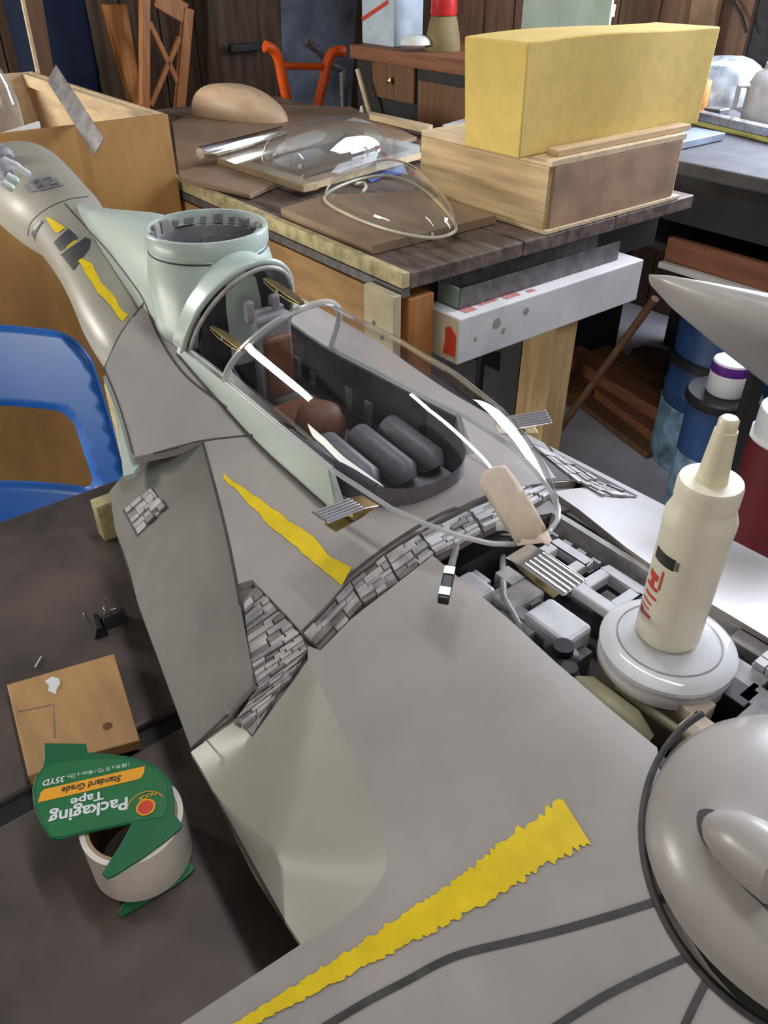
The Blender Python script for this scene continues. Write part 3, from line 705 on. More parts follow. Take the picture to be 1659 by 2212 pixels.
# round tank under the bottle
TK = SH(.268, .002, 0); TKZ = .930
tk = MB().lathe(TK, [(.043, .865), (.043, .905), (.047, .908), (.047, .916), (.0435, .9175), (.0435, .9195), (.0475, .921), (.0475, .9245), (.0445, .9275), (.037, TKZ-.0005), (.0, TKZ)], 64, UP, True).build('round_tank', 'gloss', ship, smooth=35)
for z, r in ((.9185, .0439), (.9065, .0455)): MB().lathe(TK+UP*z, [(r, -.0012), (r+.0012, 0), (r, .0012)], 64).build('tank_groove', 'line', tk, smooth=60)
MB().lathe(TK, [(.0355, TKZ+.0002), (.0365, TKZ-.0001)], 64).build('tank_ring', 'gre', tk)
MB().lathe(TK, [(.0438, .866), (.0438, .904)], 48).build('tank_band', 'masking', tk, smooth=40)
for i, (s, t, m) in enumerate(((.315, .03, 'gre'), (.325, .052, 'white'), (.335, .018, 'gre3'), (.30, .062, 'gre3'), (.345, .04, 'gre2'), (.318, .012, 'black'), (.345, .0, 'gre3'), (.305, -.02, 'masking'), (.325, -.035, 'masking'), (.36, .06, 'gre2'))):
    MB().box(SH(s, t, .895), U*.013, NV*.010, UP*.020).build('tail_block', m, tr, bevel=.001)
for i in range(3):
    for j in range(3): MB().box(SH(.318+.009*i, .043+.009*j, .918), U*.0038, NV*.0038, UP*.003).build('grid_tile', 'white', tr)
# rear dome with slot pod
DC = P(1799, 1820, .925); ds, dt = st(DC); DR = .0975
mb = MB().dome([SH(ds+DR*math.cos(f), dt+DR*math.sin(f), .905) for f in [2*math.pi*k/72 for k in range(72)]], SH(ds, dt, .905), .045, UP, 14, .8)
dome = mb.build('rear_dome', 'hull', ship, smooth=60); DB = BVHTree.FromPolygons(mb.v, mb.f)
_f0 = math.atan2(*[b-a for a, b in zip((ds, dt), pst(1525, 1548))][::-1]); _f1 = math.atan2(*[b-a for a, b in zip((ds, dt), pst(1700, 2300))][::-1])
if _f0 < 0: _f0 += 2*math.pi
if _f1 < 0: _f1 += 2*math.pi
MB().tube([SH(ds+(DR+.0012)*math.cos(f), dt+(DR+.0012)*math.sin(f), hbase(ds+DR*math.cos(f), dt+DR*math.sin(f))-.0004) for f in [_f0+(_f1-_f0)*k/48 for k in range(49)]], .0024, 6).build('dome_joint', 'line', dome)
decal(spline([(1508, 1756), (1545, 1752), (1600, 1785), (1680, 1840), (1700, 1990), (1640, 1950), (1560, 1870), (1515, 1810)], 4, True), 'slot', 'dark', dome, 12, .0008, DB)
p0, n0 = hit(1525, 1775, .001, DB); p1, _ = hit(1690, 1905, .007, DB)
pod = MB().tube([p0+(p1-p0)*k + n0*.004*math.sin(min(1, k*1.6)*math.pi/2) for k in (0, .05, .15, .35, .6, 1)], [.0015, .0055, .010, .0145, .017, .018], 24)
pod.build('slot_pod', 'hull', dome, smooth=50)
# underside body and keel
us = MB().rings([[SH(s, -w, z1), SH(s, -w*.8, z0), SH(s, w*.8, z0), SH(s, w, z1)] for s, w, z0, z1 in ((-.50, .05, .85, .90), (-.30, .10, .80, .885), (0, .15, .79, .84), (.08, .16, .79, .825), (.30, .15, .79, .83), (.46, .12, .80, .84))])
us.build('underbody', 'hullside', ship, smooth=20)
# ================================================================== stand, clips, bottle and other things on the ship and the table
sd = thing('model_stand', SH(-.2, 0, TZ), 'raw pine cradle holding up the grey spacecraft model on the table', 'stand')
c0 = ab(P(218, 1000, .85)); c1 = ab(SH(-.2, .13, 0)); aS = TA1-.035
bL = ab(PY(222, 900, P(222, 900, .84).y))[1]
MB().gbox(aS-.009, aS+.009, bL, -.40, TZ, .822).build('cradle_board', 'edge', sd, bevel=.001)
MB().gbox(aS-.009, aS+.009, bL, bL+.045, .8225, .90).build('cradle_horn', 'edge', sd, bevel=.001)
MB().gbox(aS-.62, aS-.60, -.62, -.40, TZ, .79).build('cradle_board', 'edge', sd, bevel=.001)
MB().gbox(aS-.60, aS-.0095, -.53, -.49, TZ, .789).build('cradle_beam', 'pine', sd, bevel=.001)
q = P(222, 1125, .80)
MB().gbox(aS-.085, aS-.065, ab(q)[1]+.004, ab(q)[1]+.06, TZ, .80).build('cradle_foot', 'edge', sd, bevel=.001)

def rbox(mb, p, x, y, z): return mb.box(p, x, y, z)
def clip(tip, end, up, w, label, m='chrome'):
    """ribbed metal spring clip: jaw at tip, tail at end"""
    tip, end, up = Vector(tip), Vector(end), Vector(up).normalized(); d = (end-tip); L = d.length; d.normalize()
    y = up.cross(d).normalized(); up = d.cross(y).normalized()
    base = tip+d*L/2-up*.006
    o = thing('spring_clip', base, label, 'clip', 'spring clips on the canopy rim')
    for sg in (1, -1):
        # plate: pinched at the tip, spread at the tail
        pts = [tip+up*sg*.0008, tip+d*L*.30+up*sg*.0045, (end if sg > 0 else tip+d*L*.8)+up*sg*.0065]
        mb = MB()
        w_ = w if sg > 0 else w*.7
        mb.rings([[p-y*w_/2, p+y*w_/2, p+y*w_/2+up*sg*.0011, p-y*w_/2+up*sg*.0011] for p in pts])
        pl = mb.build('clip_plate', m if sg > 0 else 'brass', o, bevel=.0003)
        if sg > 0:
            for k in range(5):
                yy = y*(w*(k-2)/5.4); a_, b_ = pts[1]+yy+up*.0012, pts[2]+yy+up*.0012
                MB().tube([a_, b_], w*.06, 8).build('clip_rib', m, pl, smooth=40)
    MB().tube([tip+d*L*.45-y*w*.42, tip+d*L*.45+y*w*.42], .0032, 12).build('clip_spring', 'brass', o, smooth=40)
    return o
def rimp(px, py, z=ZB): return P(px, py, z)
clip(rimp(800, 1085), P(690, 1135, .962), (-.3, -.3, 1), .020, 'silver ribbed spring clip at the left canopy rim near the yellow stripe')
clip(P(1118, 1192, .957), P(1240, 1285, .955), (.1, -.3, 1), .024, 'largest silver ribbed spring clip at the front tip of the canopy')
clip(P(1075, 925, .968), P(1182, 912, .968), (.2, -.2, 1), .018, 'bright silver spring clip on the far right canopy rim')
# slim clip hanging at the front left of the rim
sc = thing('slim_clip', P(972, 1240, .935), 'slim black and silver clip hanging from the canopy rim above the bare hull', 'clip', 'spring clips on the canopy rim')
a_, b_, c_ = P(988, 1178, .957), P(972, 1232, .950), P(957, 1300, .944)
MB().tube([a_, b_], [.0022, .0030], 8).build('clip_arm', 'steel', sc)
d_ = (c_-b_).normalized(); y_ = UP.cross(d_).normalized()
MB().box((b_+c_)/2, d_*(c_-b_).length/2, y_*.0042, UP*.003).build('clip_body', 'black', sc, bevel=.001)
for k in (.12, .78): MB().box(b_+(c_-b_)*k+UP*.003, d_*.0035, y_*.0040, UP*.0012).build('clip_plate', 'chrome', sc)
# brass clips at the rear rim
for (x0, y0, x1, y1, z, lb) in ((458, 708, 526, 757, 1.0, 'brass clip reaching from the left of the rear canopy rim into the cockpit'), (572, 604, 652, 656, 1.052, 'brass clip at the top of the rear canopy rim beside the seat')):
    A_, B_ = P(x0, y0, z), P(x1, y1, z); d_ = (B_-A_).normalized(); y_ = UP.cross(d_).normalized()
    o = thing('brass_clip', (A_+B_)/2-UP*.004, lb, 'clip', 'brass clips on the rear canopy rim')
    for sg in (1, -1): MB().rings([[p-y_*w_+UP*sg*h_, p+y_*w_+UP*sg*h_, p+y_*w_+UP*sg*(h_+.0009), p-y_*w_+UP*sg*(h_+.0009)] for p, w_, h_ in ((A_, .002, .001), (A_+(B_-A_)*.3, .0042, .0022), (A_+(B_-A_)*.75, .0045, .0016), (B_, .003, .0004))]).build('clip_jaw', 'brass', o)
    MB().tube([A_+(B_-A_)*.45-y_*.0045, A_+(B_-A_)*.45+y_*.0045], .002, 10).build('clip_spring', 'steeld', o)
# strip of masking tape over the front of the canopy
V, fs = cdt([(1034, 1046), (1044, 1022), (1066, 1008), (1090, 1006), (1110, 1030), (1150, 1090), (1192, 1165), (1185, 1180), (1172, 1172), (1118, 1178), (1085, 1130)], 10)
mb = MB().add([hit(v.x, v.y, .0012, CANBVH)[0] if CANBVH.ray_cast(CAM, ray(v.x, v.y).normalized())[0] else P(v.x, v.y, ZB) for v in V], fs)
tag(mb.build('masking_tape', 'masking', smooth=60, solid=.0006), 'strip of tan masking tape stuck over the front of the clear canopy', 'tape')

# glue bottle
GB = Vector((TK.x, TK.y, TKZ+.0006)); gp = P(1440, 1368, TKZ); GB.x, GB.y = gp.x, gp.y
bo = thing('glue_bottle', GB, 'ivory plastic glue bottle with tapered nozzle standing on the round tank', 'bottle')
R_ = .0222
body = MB().lathe(GB, [(.0, .0), (R_*.9, .0), (R_, .003), (R_, .092), (R_*1.02, .097), (R_*1.02, .104), (R_*.92, .110), (R_*.86, .116)], 40).build('body', 'ivory', bo, smooth=40)
MB().lathe(GB, [(R_*.86, .116), (R_*.90, .117), (R_*.90, .128), (R_*.86, .131), (.0, .1315)], 36).build('cap', 'ivory', bo, smooth=40)
MB().lathe(GB, [(.0098, .1312), (.0090, .137), (.0068, .166), (.0060, .1665), (.0058, .173), (.0045, .1745), (.0, .1746)], 24).build('nozzle', 'nozzle', bo, smooth=40)
# printed marks wrapped on the body, facing left of the camera
fc = math.atan2(-GB.y, -GB.x)
def wrap(u, v, off=.0003): f = fc+u; return GB+Vector((math.cos(f), math.sin(f), 0))*(R_+off)+UP*v
def mark(u0, u1, v0, v1, m, name='print_mark', sk=0):
    n = 8; mb = MB(); rs_ = [[wrap(u0+(u1-u0)*i/n, v0+sk*i/n), wrap(u0+(u1-u0)*i/n, v1+sk*i/n)] for i in range(n+1)]
    mb.rings(rs_, False, False, False); return mb.build(name, m, body)
mark(-1.12, -.30, .0705, .0795, 'blackprint'); mark(-.27, -.18, .0715, .0785, 'gre3')
for (u0, u1, v0, v1) in ((-1.15, -.70, .055, .060), (-1.2, -.62, .047, .0495), (-1.0, -.82, .049, .056), (-1.15, -.58, .040, .0420), (-1.2, -.7, .034, .0355), (-1.22, -1.0, .021, .026), (-.95, -.62, .023, .0255), (-1.2, -.75, .029, .0302), (-.62, -.55, .050, .066)):
    mark(u0, u1, v0, v1, 'redprint')

# packaging tape in a green dispenser
RC = P(284, 1768, .802); RC.z = TZ+.0035; RR = .0375
td = thing('packaging_tape', RC, 'roll of clear packaging tape in a green hand dispenser on the dark table', 'tape dispenser')
MB().lathe(RC, [(RR-.004, 0), (RR, 0), (RR, .048), (RR-.004, .048)], 56).build('tape_roll', 'tapew', td, smooth=35)
MB().lathe(RC, [(RR-.0042, .0), (RR-.0042, .048), (RR-.0065, .048), (RR-.0065, 0)], 56).build('cardboard_core', 'card', td, smooth=35)
zt = TZ+.0035+.0485
top = [(96, 1609), (187, 1610), (190, 1629), (211, 1630), (271, 1636), (316, 1646), (347, 1664), (371, 1692), (378, 1730), (377, 1761), (395, 1785), (389, 1794), (356, 1821), (305, 1858), (250, 1894), (232, 1901), (221, 1890), (229, 1878), (262, 1827), (286, 1782), (240, 1791), (181, 1803), (130, 1817), (111, 1815), (90, 1785), (75, 1746), (71, 1710), (78, 1683), (93, 1661), (97, 1640)]
tp = MB().prism([P(x, y, zt) for x, y in top], UP*.0025).build('top_plate', 'green', td, bevel=.0006)
zl = zt+.0027
lab = [(93, 1664), (120, 1648), (200, 1640), (270, 1640), (312, 1650), (342, 1668), (360, 1695), (362, 1740), (350, 1765), (285, 1774), (185, 1795), (130, 1808), (112, 1806), (94, 1780), (80, 1745), (76, 1712), (82, 1685)]
lb = MB().prism([P(x, y, zl-.0001) for x, y in lab], UP*.0002).build('label', 'green2', td)
MB().prism([P(x, y, zl+.0002) for x, y in [(82, 1734), (88, 1712), (96, 1705), (313, 1655), (311, 1670), (305, 1680), (296, 1684)]], UP*.0002).build('orange_band', 'orangeprint', lb)
def text_on(body, p_start, p_end, m, z, parent, bold=.01, hscale=1.0, sk=0):
    vs, fs_ = text_mesh(body, 1.0, bold); x0 = min(v.x for v in vs); x1 = max(v.x for v in vs)
    A_, B_ = P(*p_start, z), P(*p_end, z); X = (B_-A_); k = X.length/(x1-x0); X.normalize(); Y = UP.cross(X)
    mb = MB().add([A_+X*(v.x-x0)*k+Y*v.y*k*hscale+X*v.y*k*sk for v in vs], fs_); mb.keep = True
    return mb.build('lettering', m, parent)
zz = zl+.0004
text_on('Packaging', (276, 1722), (106, 1757), 'whiteprint', zz, lb, .025, 1.0)
text_on('Tape', (224, 1709), (152, 1726), 'whiteprint', zz, lb, .025, .85)
text_on('Standard Grade', (262, 1674), (134, 1701), 'blackprint', zz+.0003, lb, .02, 1.15, .15)
text_on('35YD', (140, 1676), (93, 1686), 'whiteprint', zz, lb, .02, 1.1, .1)
text_on('1.88 IN x 35 YD / 48mm x 32m', (279, 1647), (146, 1674), 'whiteprint', zz, lb, 0, 1.5)
lg = P(315, 1744, zz)
MB().lathe(lg, [(.0, .0002), (.0066, .0002), (.0066, -.0003)], 28).build('logo_disc', 'redprint', lb)
MB().lathe(lg, [(.0058, .0003), (.0064, .0005), (.0071, .0003)], 28).build('logo_ring', 'orangeprint', lb)
X = (P(106, 1757, zz)-P(276, 1722, zz)).normalized(); Yv = UP.cross(X)
MB().rings([[lg+(X*math.cos(f)-Yv*math.sin(f))*r_+UP*.0003 for r_ in (.0133, .0140)] for f in [math.radians(10+145*k/16) for k in range(17)]], False, False, False).build('logo_arc', 'orangeprint', lb)
text_on('DUCK', (335, 1708), (297, 1724), 'orangeprint', zz+.0003, lb, .02, 1.1)
bot = [(262, 1984), (257, 1975), (266, 1955), (282, 1933), (400, 1852), (408, 1862), (422, 1876), (412, 1890), (380, 1915), (320, 1950)]
MB().prism([P(x, y, TZ+.0008) for x, y in bot]+[], UP*.0022).build('bottom_arm', 'green', td, bevel=.0004)

# plywood piece, paper scrap, binder clips on the table
pw = [P(x, y, TZ+.013) for x, y in ((14, 1478), (246, 1411), (302, 1598), (200, 1625), (60, 1676))]
pwo = tag(MB().prism([Vector((p.x, p.y, TZ+.0005)) for p in pw], UP*.012).build('plywood_scrap', 'ply', bevel=.001), 'square plywood scrap lying beside the green tape dispenser', 'board')
MB().lathe(P(232, 1568, TZ+.0128), [(.0, 0), (.004, 0), (.0045, -.0004)], 16).build('knot', 'leather', pwo)
for L in ([(38, 1538), (115, 1522)], [(115, 1522), (118, 1595)]):
    MB().tube([P(*L[0], TZ+.0126), P(*L[1], TZ+.0126)], .0004, 6).build('pencil_line', 'gre3', pwo)
sp = [(97, 1472), (112, 1462), (128, 1466), (130, 1478), (122, 1490), (121, 1501), (104, 1493), (106, 1482)]
tag(MB().prism([P(x, y, TZ+.0131) for x, y in sp], UP*.0004).build('paper_scrap', 'paper'), 'torn scrap of white paper on the plywood piece', 'paper')
tag(MB().tube([P(75, 1442, TZ+.001), P(82, 1430, TZ+.001), P(89, 1418, TZ+.001)], .0007, 6).build('thread_scrap', 'paper'), 'short pale thread on the dark table', 'thread')
def binder(cx, cy, ang, label, handles):
    p = P(cx, cy, TZ); o = thing('binder_clip', p, label, 'clip', 'black binder clips on the dark table')
    x = Vector((math.cos(ang), math.sin(ang), 0)); y = Vector((-x.y, x.x, 0)); w = .012
    MB().prism([p-y*w+UP*.0006-x*.007, p-y*w+UP*.0006+x*.007, p-y*w+x*.0025+UP*.014, p-y*w-x*.0025+UP*.014], y*2*w).build('clip_body', 'black', o, bevel=.0006)
    for sg in (1, -1):
        MB().tube([p+x*sg*.0055-y*.004+UP*.012, p+x*sg*.008-y*.0035+UP*.020, p+x*sg*.010-y*.0028+UP*.027, p+x*sg*.010+y*.0028+UP*.027, p+x*sg*.008+y*.0035+UP*.020, p+x*sg*.0055+y*.004+UP*.012], .0007, 8).build('wire_handle', 'chrome', o, smooth=60)
binder(215, 1362, .5, 'left of two black binder clips with silver handles on the dark table', 1)
binder(248, 1345, 2.2, 'right of two black binder clips on the dark table, closer to the model', 1)
# ================================================================== things on and around the workbench
# wooden box and foam block
box_a1, box_b0, box_b1 = .385, .365, .79
BZ = BT+.001; BH = .135
wbx = thing('wooden_box', G(.19, .575, BZ), 'flat pine box lying on the bench corner under the yellow foam block', 'box')
MB().gbox(.012, box_a1, box_b0, box_b0+.012, BZ+.008, BZ+BH-.012).build('side_panel', 'pine', wbx, bevel=.001)
MB().gbox(.012, box_a1, box_b1-.012, box_b1, BZ+.008, BZ+BH-.012).build('side_panel', 'pine', wbx, bevel=.001)
MB().gbox(.006, .018, box_b0+.012, box_b1-.012, BZ+.008, BZ+BH-.012).build('end_panel', mat('rough_brown_board', (.36, .22, .13), .7, 0, .18, 12), wbx, bevel=.001)
MB().gbox(box_a1-.012, box_a1, box_b0+.012, box_b1-.012, BZ+.008, BZ+BH-.012).build('end_panel', 'pine2', wbx, bevel=.001)
MB().gbox(.0, box_a1+.004, box_b0-.004, box_b1+.012, BZ, BZ+.0075).build('base_board', 'plyl', wbx, bevel=.001)
MB().gbox(.006, box_a1, box_b0, box_b1, BZ+BH-.0115, BZ+BH).build('lid', 'plyl', wbx, bevel=.001)
MB().gbox(.02, .05, box_b0+.03, box_b1+.03, BZ+BH+.0005, BZ+BH+.012).build('lid_batten', 'pine2', wbx, bevel=.001)
FZ = BZ+BH+.0005
fb = ab(P(1130, 346, FZ)); fr_ = ab(P(1478, 262, FZ)); zt_ = PY(1133, 93, P(1130, 346, FZ).y).z
pts = [G(.054, fb[1], FZ), G(.054, fr_[1], FZ), G(.168, fr_[1]+.02, FZ), G(.168, fb[1]-.01, FZ)]
mb = MB(); n = 14; rs = []
for i in range(n+1):
    k = i/n; bb = fb[1]+(fr_[1]-fb[1])*k; jz = .004*math.sin(5*k)
    a0 = .054+.004*math.sin(9*k)
    rs.append([G(a0, bb+.003*math.sin(7*k), FZ), G(a0+.150, bb, FZ), G(a0+.154, bb-.012*(1-k), zt_+jz), G(a0, bb-.004*(1-k)+.012*k, zt_+jz)])
tag(mb.rings(rs).build('foam_block', 'foam', smooth=30, bevel=.003), 'big yellow foam block standing on the pine box', 'foam block')
# long white card box on the leg, dark steel channel
e0 = ab(P(975, 780, .68)); e1_ = ab(P(1362, 640, .68))
lw = thing('long_card_box', G(.0, (e0[1]+e1_[1])/2, .676), 'long scuffed white card box with red print under the bench end', 'box')
x0, x1 = e0[1], e1_[1]
lwb = MB().gbox(-.045, .054, x0, x1, .6765, .768).build('carton', 'whitebox', lw, bevel=.003)
MB().gbox(-.043, .052, x0-.0012, x0-.0002, .679, .766).build('end_flap', 'cream', lwb)
MB().prism([G(-.006, x0-.0016, .690), G(-.012, x0-.0016, .72), G(-.010, x0-.0016, .742), G(-.024, x0-.0016, .748), G(-.040, x0-.0016, .735), G(-.041, x0-.0016, .692)], -E2*.0006).build('red_print_patch', 'redprint', lwb)
for b_, w_, a_, h_ in ((.03, .03, -.03, .02), (.075, .05, -.02, .035), (.14, .04, -.028, .02), (.03, .02, .0, .02), (.20, .02, -.03, .012)):
    MB().gbox(a_, a_+h_, x0+b_, x0+b_+w_, .7682, .7686).build('red_print_patch', mat('faded_red_print', (.60, .22, .20), .6), lwb)
for b_, z_, s_ in ((.10, .735, .011), (.18, .74, .008), (.045, .718, .005), (.12, .715, .006)):
    MB().lathe(G(-.0452, x0+b_, z_), [(0, .0004), (s_*.7, .0004), (s_, .0001)], 12, -E1).build('stain', mat('grey_stain', (.36, .32, .30), .8), lwb)
chn = thing('steel_channel', G(.03, x0+.3, .769), 'dark steel channel resting on the long white card box', 'channel')
MB().gbox(-.012, .05, x0+.03, x1-.05, .769, .772).build('channel_base', 'steeld', chn)
for a_ in (-.012, .047): MB().gbox(a_, a_+.003, x0+.03, x1-.05, .7725, .808).build('channel_flange', 'steeld', chn)
MB().gbox(-.010, .046, x0+.026, x0+.0295, .7725, .81).build('end_cap', mat('grey_green_plastic', (.22, .27, .22), .6), chn)
# crate with metal ruler, bottle, paper and the ship nose in front
cr_a = ab(PY(362, 250, 2.0))[0]; CZ = PY(362, 247, 2.0).z; cb1 = -.012; cb0 = -.70
cr = thing('plywood_crate', G(cr_a+.46, -.35, 0), 'tall open plywood crate behind the spacecraft nose', 'crate')
MB().gbox(cr_a, cr_a+.015, cb0, cb1, 0, CZ).build('front_panel', 'plyv', cr, bevel=.001)
MB().gbox(cr_a+.92, cr_a+.935, cb0, cb1, 0, CZ).build('back_panel', 'plyl', cr, bevel=.001)
MB().gbox(cr_a+.0155, cr_a+.9195, cb1-.015, cb1, 0, CZ).build('side_panel', 'plyl', cr, bevel=.001)
MB().gbox(cr_a+.0155, cr_a+.9195, cb0, cb0+.015, 0, CZ).build('side_panel', 'plyl', cr, bevel=.001)
MB().gbox(cr_a+.0155, cr_a+.9195, cb0+.0155, cb1-.0155, .84, .855).build('inner_floor', 'ply', cr)
MB().gbox(cr_a+.016, cr_a+.915, cb1-.035, cb1-.0155, CZ-.035, CZ-.002).build('rim_batten', 'plyl', cr)
Q_ = Pa(166, 250, cr_a+.005); Q_.z = max(Q_.z, CZ+.003); r0 = CAM+ray(215, 320)*((Q_-CAM).length/ray(166, 250).length-.05)
best = min(((( (Q_-r0).normalized().cross((CAM+ray(112, 160)*d-r0).normalized())).length), d) for d in [1.5+.01*i for i in range(150)])[1]
r1 = CAM+ray(112, 160)*best
rul = MB(); d_ = (r1-r0).normalized(); y_ = d_.cross(Vector((-.3, -.9, .3))).normalized(); n_ = y_.cross(d_).normalized()
rul.box((r0+r1)/2+n_*.0+UP*.002, d_*(r1-r0).length/2, y_*.021, n_*.0008)
tag(rul.build('metal_ruler', 'steeld'), 'dull grey metal ruler leaning over the crate edge', 'ruler')
bc = Pa(14, 262, cr_a+.24); bc.z = .856
pb = thing('plastic_bottle', bc, 'clear plastic bottle with highlights standing in the plywood crate', 'bottle')
MB().lathe(bc, [(.0, .0), (.034, .0), (.036, .006), (.036, .17), (.030, .21), (.014, .245), (.013, .27)], 28).build('body', clear('clear_bottle', (.86, .86, .84), 1, .05, .12), pb, smooth=50)
MB().lathe(bc, [(.015, .271), (.015, .29), (.0, .2905)], 20).build('cap', 'paper', pb, smooth=40)
for (x0_, y0_, x1_, y1_, z_, lb_) in ((0, 300, 85, 262, .90, 'folded white paper sheet in the crate beside the clear bottle'), (95, 292, 130, 275, .86, 'smaller white paper sheet leaning in the plywood crate')):
    A_, B_ = Pa(x0_, y0_, cr_a+.12), Pa(x1_, y1_, cr_a+.12)
    tag(MB().prism([Vector((A_.x, A_.y, .8565)), Vector((B_.x, B_.y, .8565)), Vector((B_.x, B_.y, max(B_.z, .9))), Vector((A_.x, A_.y, max(A_.z, .9)+.01))], E1*.004+UP*.0).build('paper_sheet', 'paper'), lb_, 'paper')
# wooden plug form
e_ = [P(420, 240, BT+.013), P(618, 264, BT+.013)]; cx = (e_[0]+e_[1])/2; ax = (e_[1]-e_[0])/2; nx = Vector((-ax.y, ax.x, 0)).normalized()*.075
ring = [cx+ax*math.cos(f)+nx*math.sin(f) for f in [2*math.pi*k/40 for k in range(40)]]
hz_ = PY(475, 183, cx.y).z-cx.z
mb = MB().dome(ring, cx, hz_*1.0, UP, 12, .55, True)
for v in mb.v:
    k = (v-cx).dot(ax)/ax.length_squared; v.z = cx.z+(v.z-cx.z)*(1-.38*k*sstep(k, -.6, 1)); 
wp_ = wood('pale_carved_wood', (.66, .47, .30), .45, .08, along=1, scale=5)
tag(mb.build('wooden_plug', wp_, smooth=50), 'smooth carved wooden canopy form lying on the bench', 'wooden form')
# vacuum formed sheet on its pine frame
zf = BT+.0142
N_, L_, R2 = P(655, 400, zf+.016), P(468, 340, zf+.016), P(935, 322, zf+.016); Fp = L_+R2-N_
vf = thing('vacuum_formed_sheet', (N_+Fp)/2-UP*.016, 'pine frame holding a clear vacuum formed plastic bubble on the bench', 'frame')
def bar(A_, B_, inn, w, h, name, m): 
    d_ = (B_-A_).normalized(); i_ = (inn-d_*inn.dot(d_)).normalized()
    return MB().prism([A_-UP*h, B_-UP*h, B_-UP*h+i_*w, A_-UP*h+i_*w], UP*h).build(name, m, vf, bevel=.001)
cen = (N_+Fp)/2; w_ = .042; dl = (L_-N_).normalized(); dr_ = (R2-N_).normalized()
bar(N_, L_, cen-N_, w_, .016, 'frame_bar', 'plyl'); bar(N_+dl*(w_+.001), R2+dl*(w_+.001), cen-N_, .001, .016, 'frame_gap', 'plyl') if False else None
bar(N_+dr_*(w_+.0005), R2, cen-N_, w_, .016, 'frame_bar', 'plyl')
bar(Fp-dr_*0, L_+dr_*(w_+.0005), cen-Fp, w_, .016, 'frame_bar', 'plyl')
bar(Fp-dl*0+(-dl)*(w_+.0005), R2+dl*(w_+.0005), cen-Fp, w_, .016, 'frame_bar', 'plyl')
sh_ = [cen+(p-cen)*1.02+UP*.0008 for p in (N_, R2, Fp, L_)]
MB().prism(sh_, UP*.001).build('clear_sheet', 'glass2', vf)
hx, hy = (R2-N_)*.40, (L_-N_)*.30
el = [cen+UP*.002+hx*(abs(math.cos(f))**.7)*(1 if math.cos(f) > 0 else -1)+hy*(abs(math.sin(f))**.7)*(1 if math.sin(f) > 0 else -1) for f in [2*math.pi*k/40 for k in range(40)]]
MB().dome(el, cen+UP*.002, .075, UP, 10, .7).build('plastic_bubble', 'glass2', vf, smooth=60)
# silver tube
A_, B_ = P(430, 330, BT+.045), P(612, 282, BT+.045)
tbz = zf+.0185+.016
A_, B_ = P(432, 332, tbz), P(612, 285, tbz)
tag(MB().tube([A_, A_+(B_-A_)*.02, A_+(B_-A_)*.98, B_], [.013, .0155, .0155, .013], 24).build('steel_tube', 'chrome', smooth=40), 'shiny silver metal tube lying across the pine frame', 'tube')
# spare canopy on the offcut
rimpx = spline([(700, 428), (760, 468), (850, 500), (930, 514), (975, 505), (984, 486), (950, 442), (900, 400), (835, 380), (760, 392)], 5, True)
zc_ = BT+.022; rim_ = [P(x, y, zc_) for x, y in rimpx]; cc = sum(rim_, Vector())/len(rim_)
spc = thing('spare_canopy', cc, 'clear spare canopy shell lying on the brown offcut on the bench', 'canopy')
MB().dome(rim_, cc, .07, UP, 10, .75).build('shell', 'glass2', spc, smooth=60)
MB().tube(rim_+[rim_[0]], .0034, 8, False).build('rim', mat('yellowed_acrylic_edge', (.60, .55, .40), .3), spc, smooth=40)
for L, lb_ in (([(768, 398), (785, 395), (790, 405), (782, 415)], 'curled cream plastic trimming inside the spare canopy outline'), ):
    tag(MB().tube([P(x, y, BT+.006) for x, y in spline(L, 4)], .004, 8).build('plastic_trimming', 'nozzle', smooth=40), lb_, 'offcut')
tag(MB().prism([P(x, y, BT+.004) for x, y in ((790, 385), (820, 368), (870, 362), (868, 378), (830, 382), (800, 395))], UP*.003).build('blue_rag', mat('bright_blue_cloth', (.05, .14, .50), .8, 0, .3, 60), bevel=.001), 'crumpled blue scrap on the bench beside the pine frame', 'cloth')
tag(MB().prism([P(x, y, BT+.004) for x, y in ((735, 378), (765, 370), (790, 385), (740, 398))], UP*.006).build('dark_scrap', 'blackstain', bevel=.001), 'ragged dark scrap on the bench in front of the pine frame', 'scrap')
tag(MB().prism([P(x, y, BT+.0145) for x, y in ((800, 252), (935, 282), (925, 290), (798, 259))], UP*.016).build('pine_stick', 'plyl', bevel=.001), 'pale pine stick at the far side of the bench', 'stick')
tag(MB().prism([P(x, y, BT+.004) for x, y in ((955, 285), (1005, 270), (1010, 292), (970, 305))], UP*.02).build('white_block', 'whitebox', bevel=.002), 'small white block behind the pine box on the bench', 'block')
tag(MB().lathe(P(782, 250, BT+.001), [(0, 0), (.012, 0), (.014, .01), (.006, .028), (.006, .03), (0, .031)], 16).build('metal_bolt', 'chrome', smooth=40), 'small shiny metal bolt near the far bench edge', 'bolt')

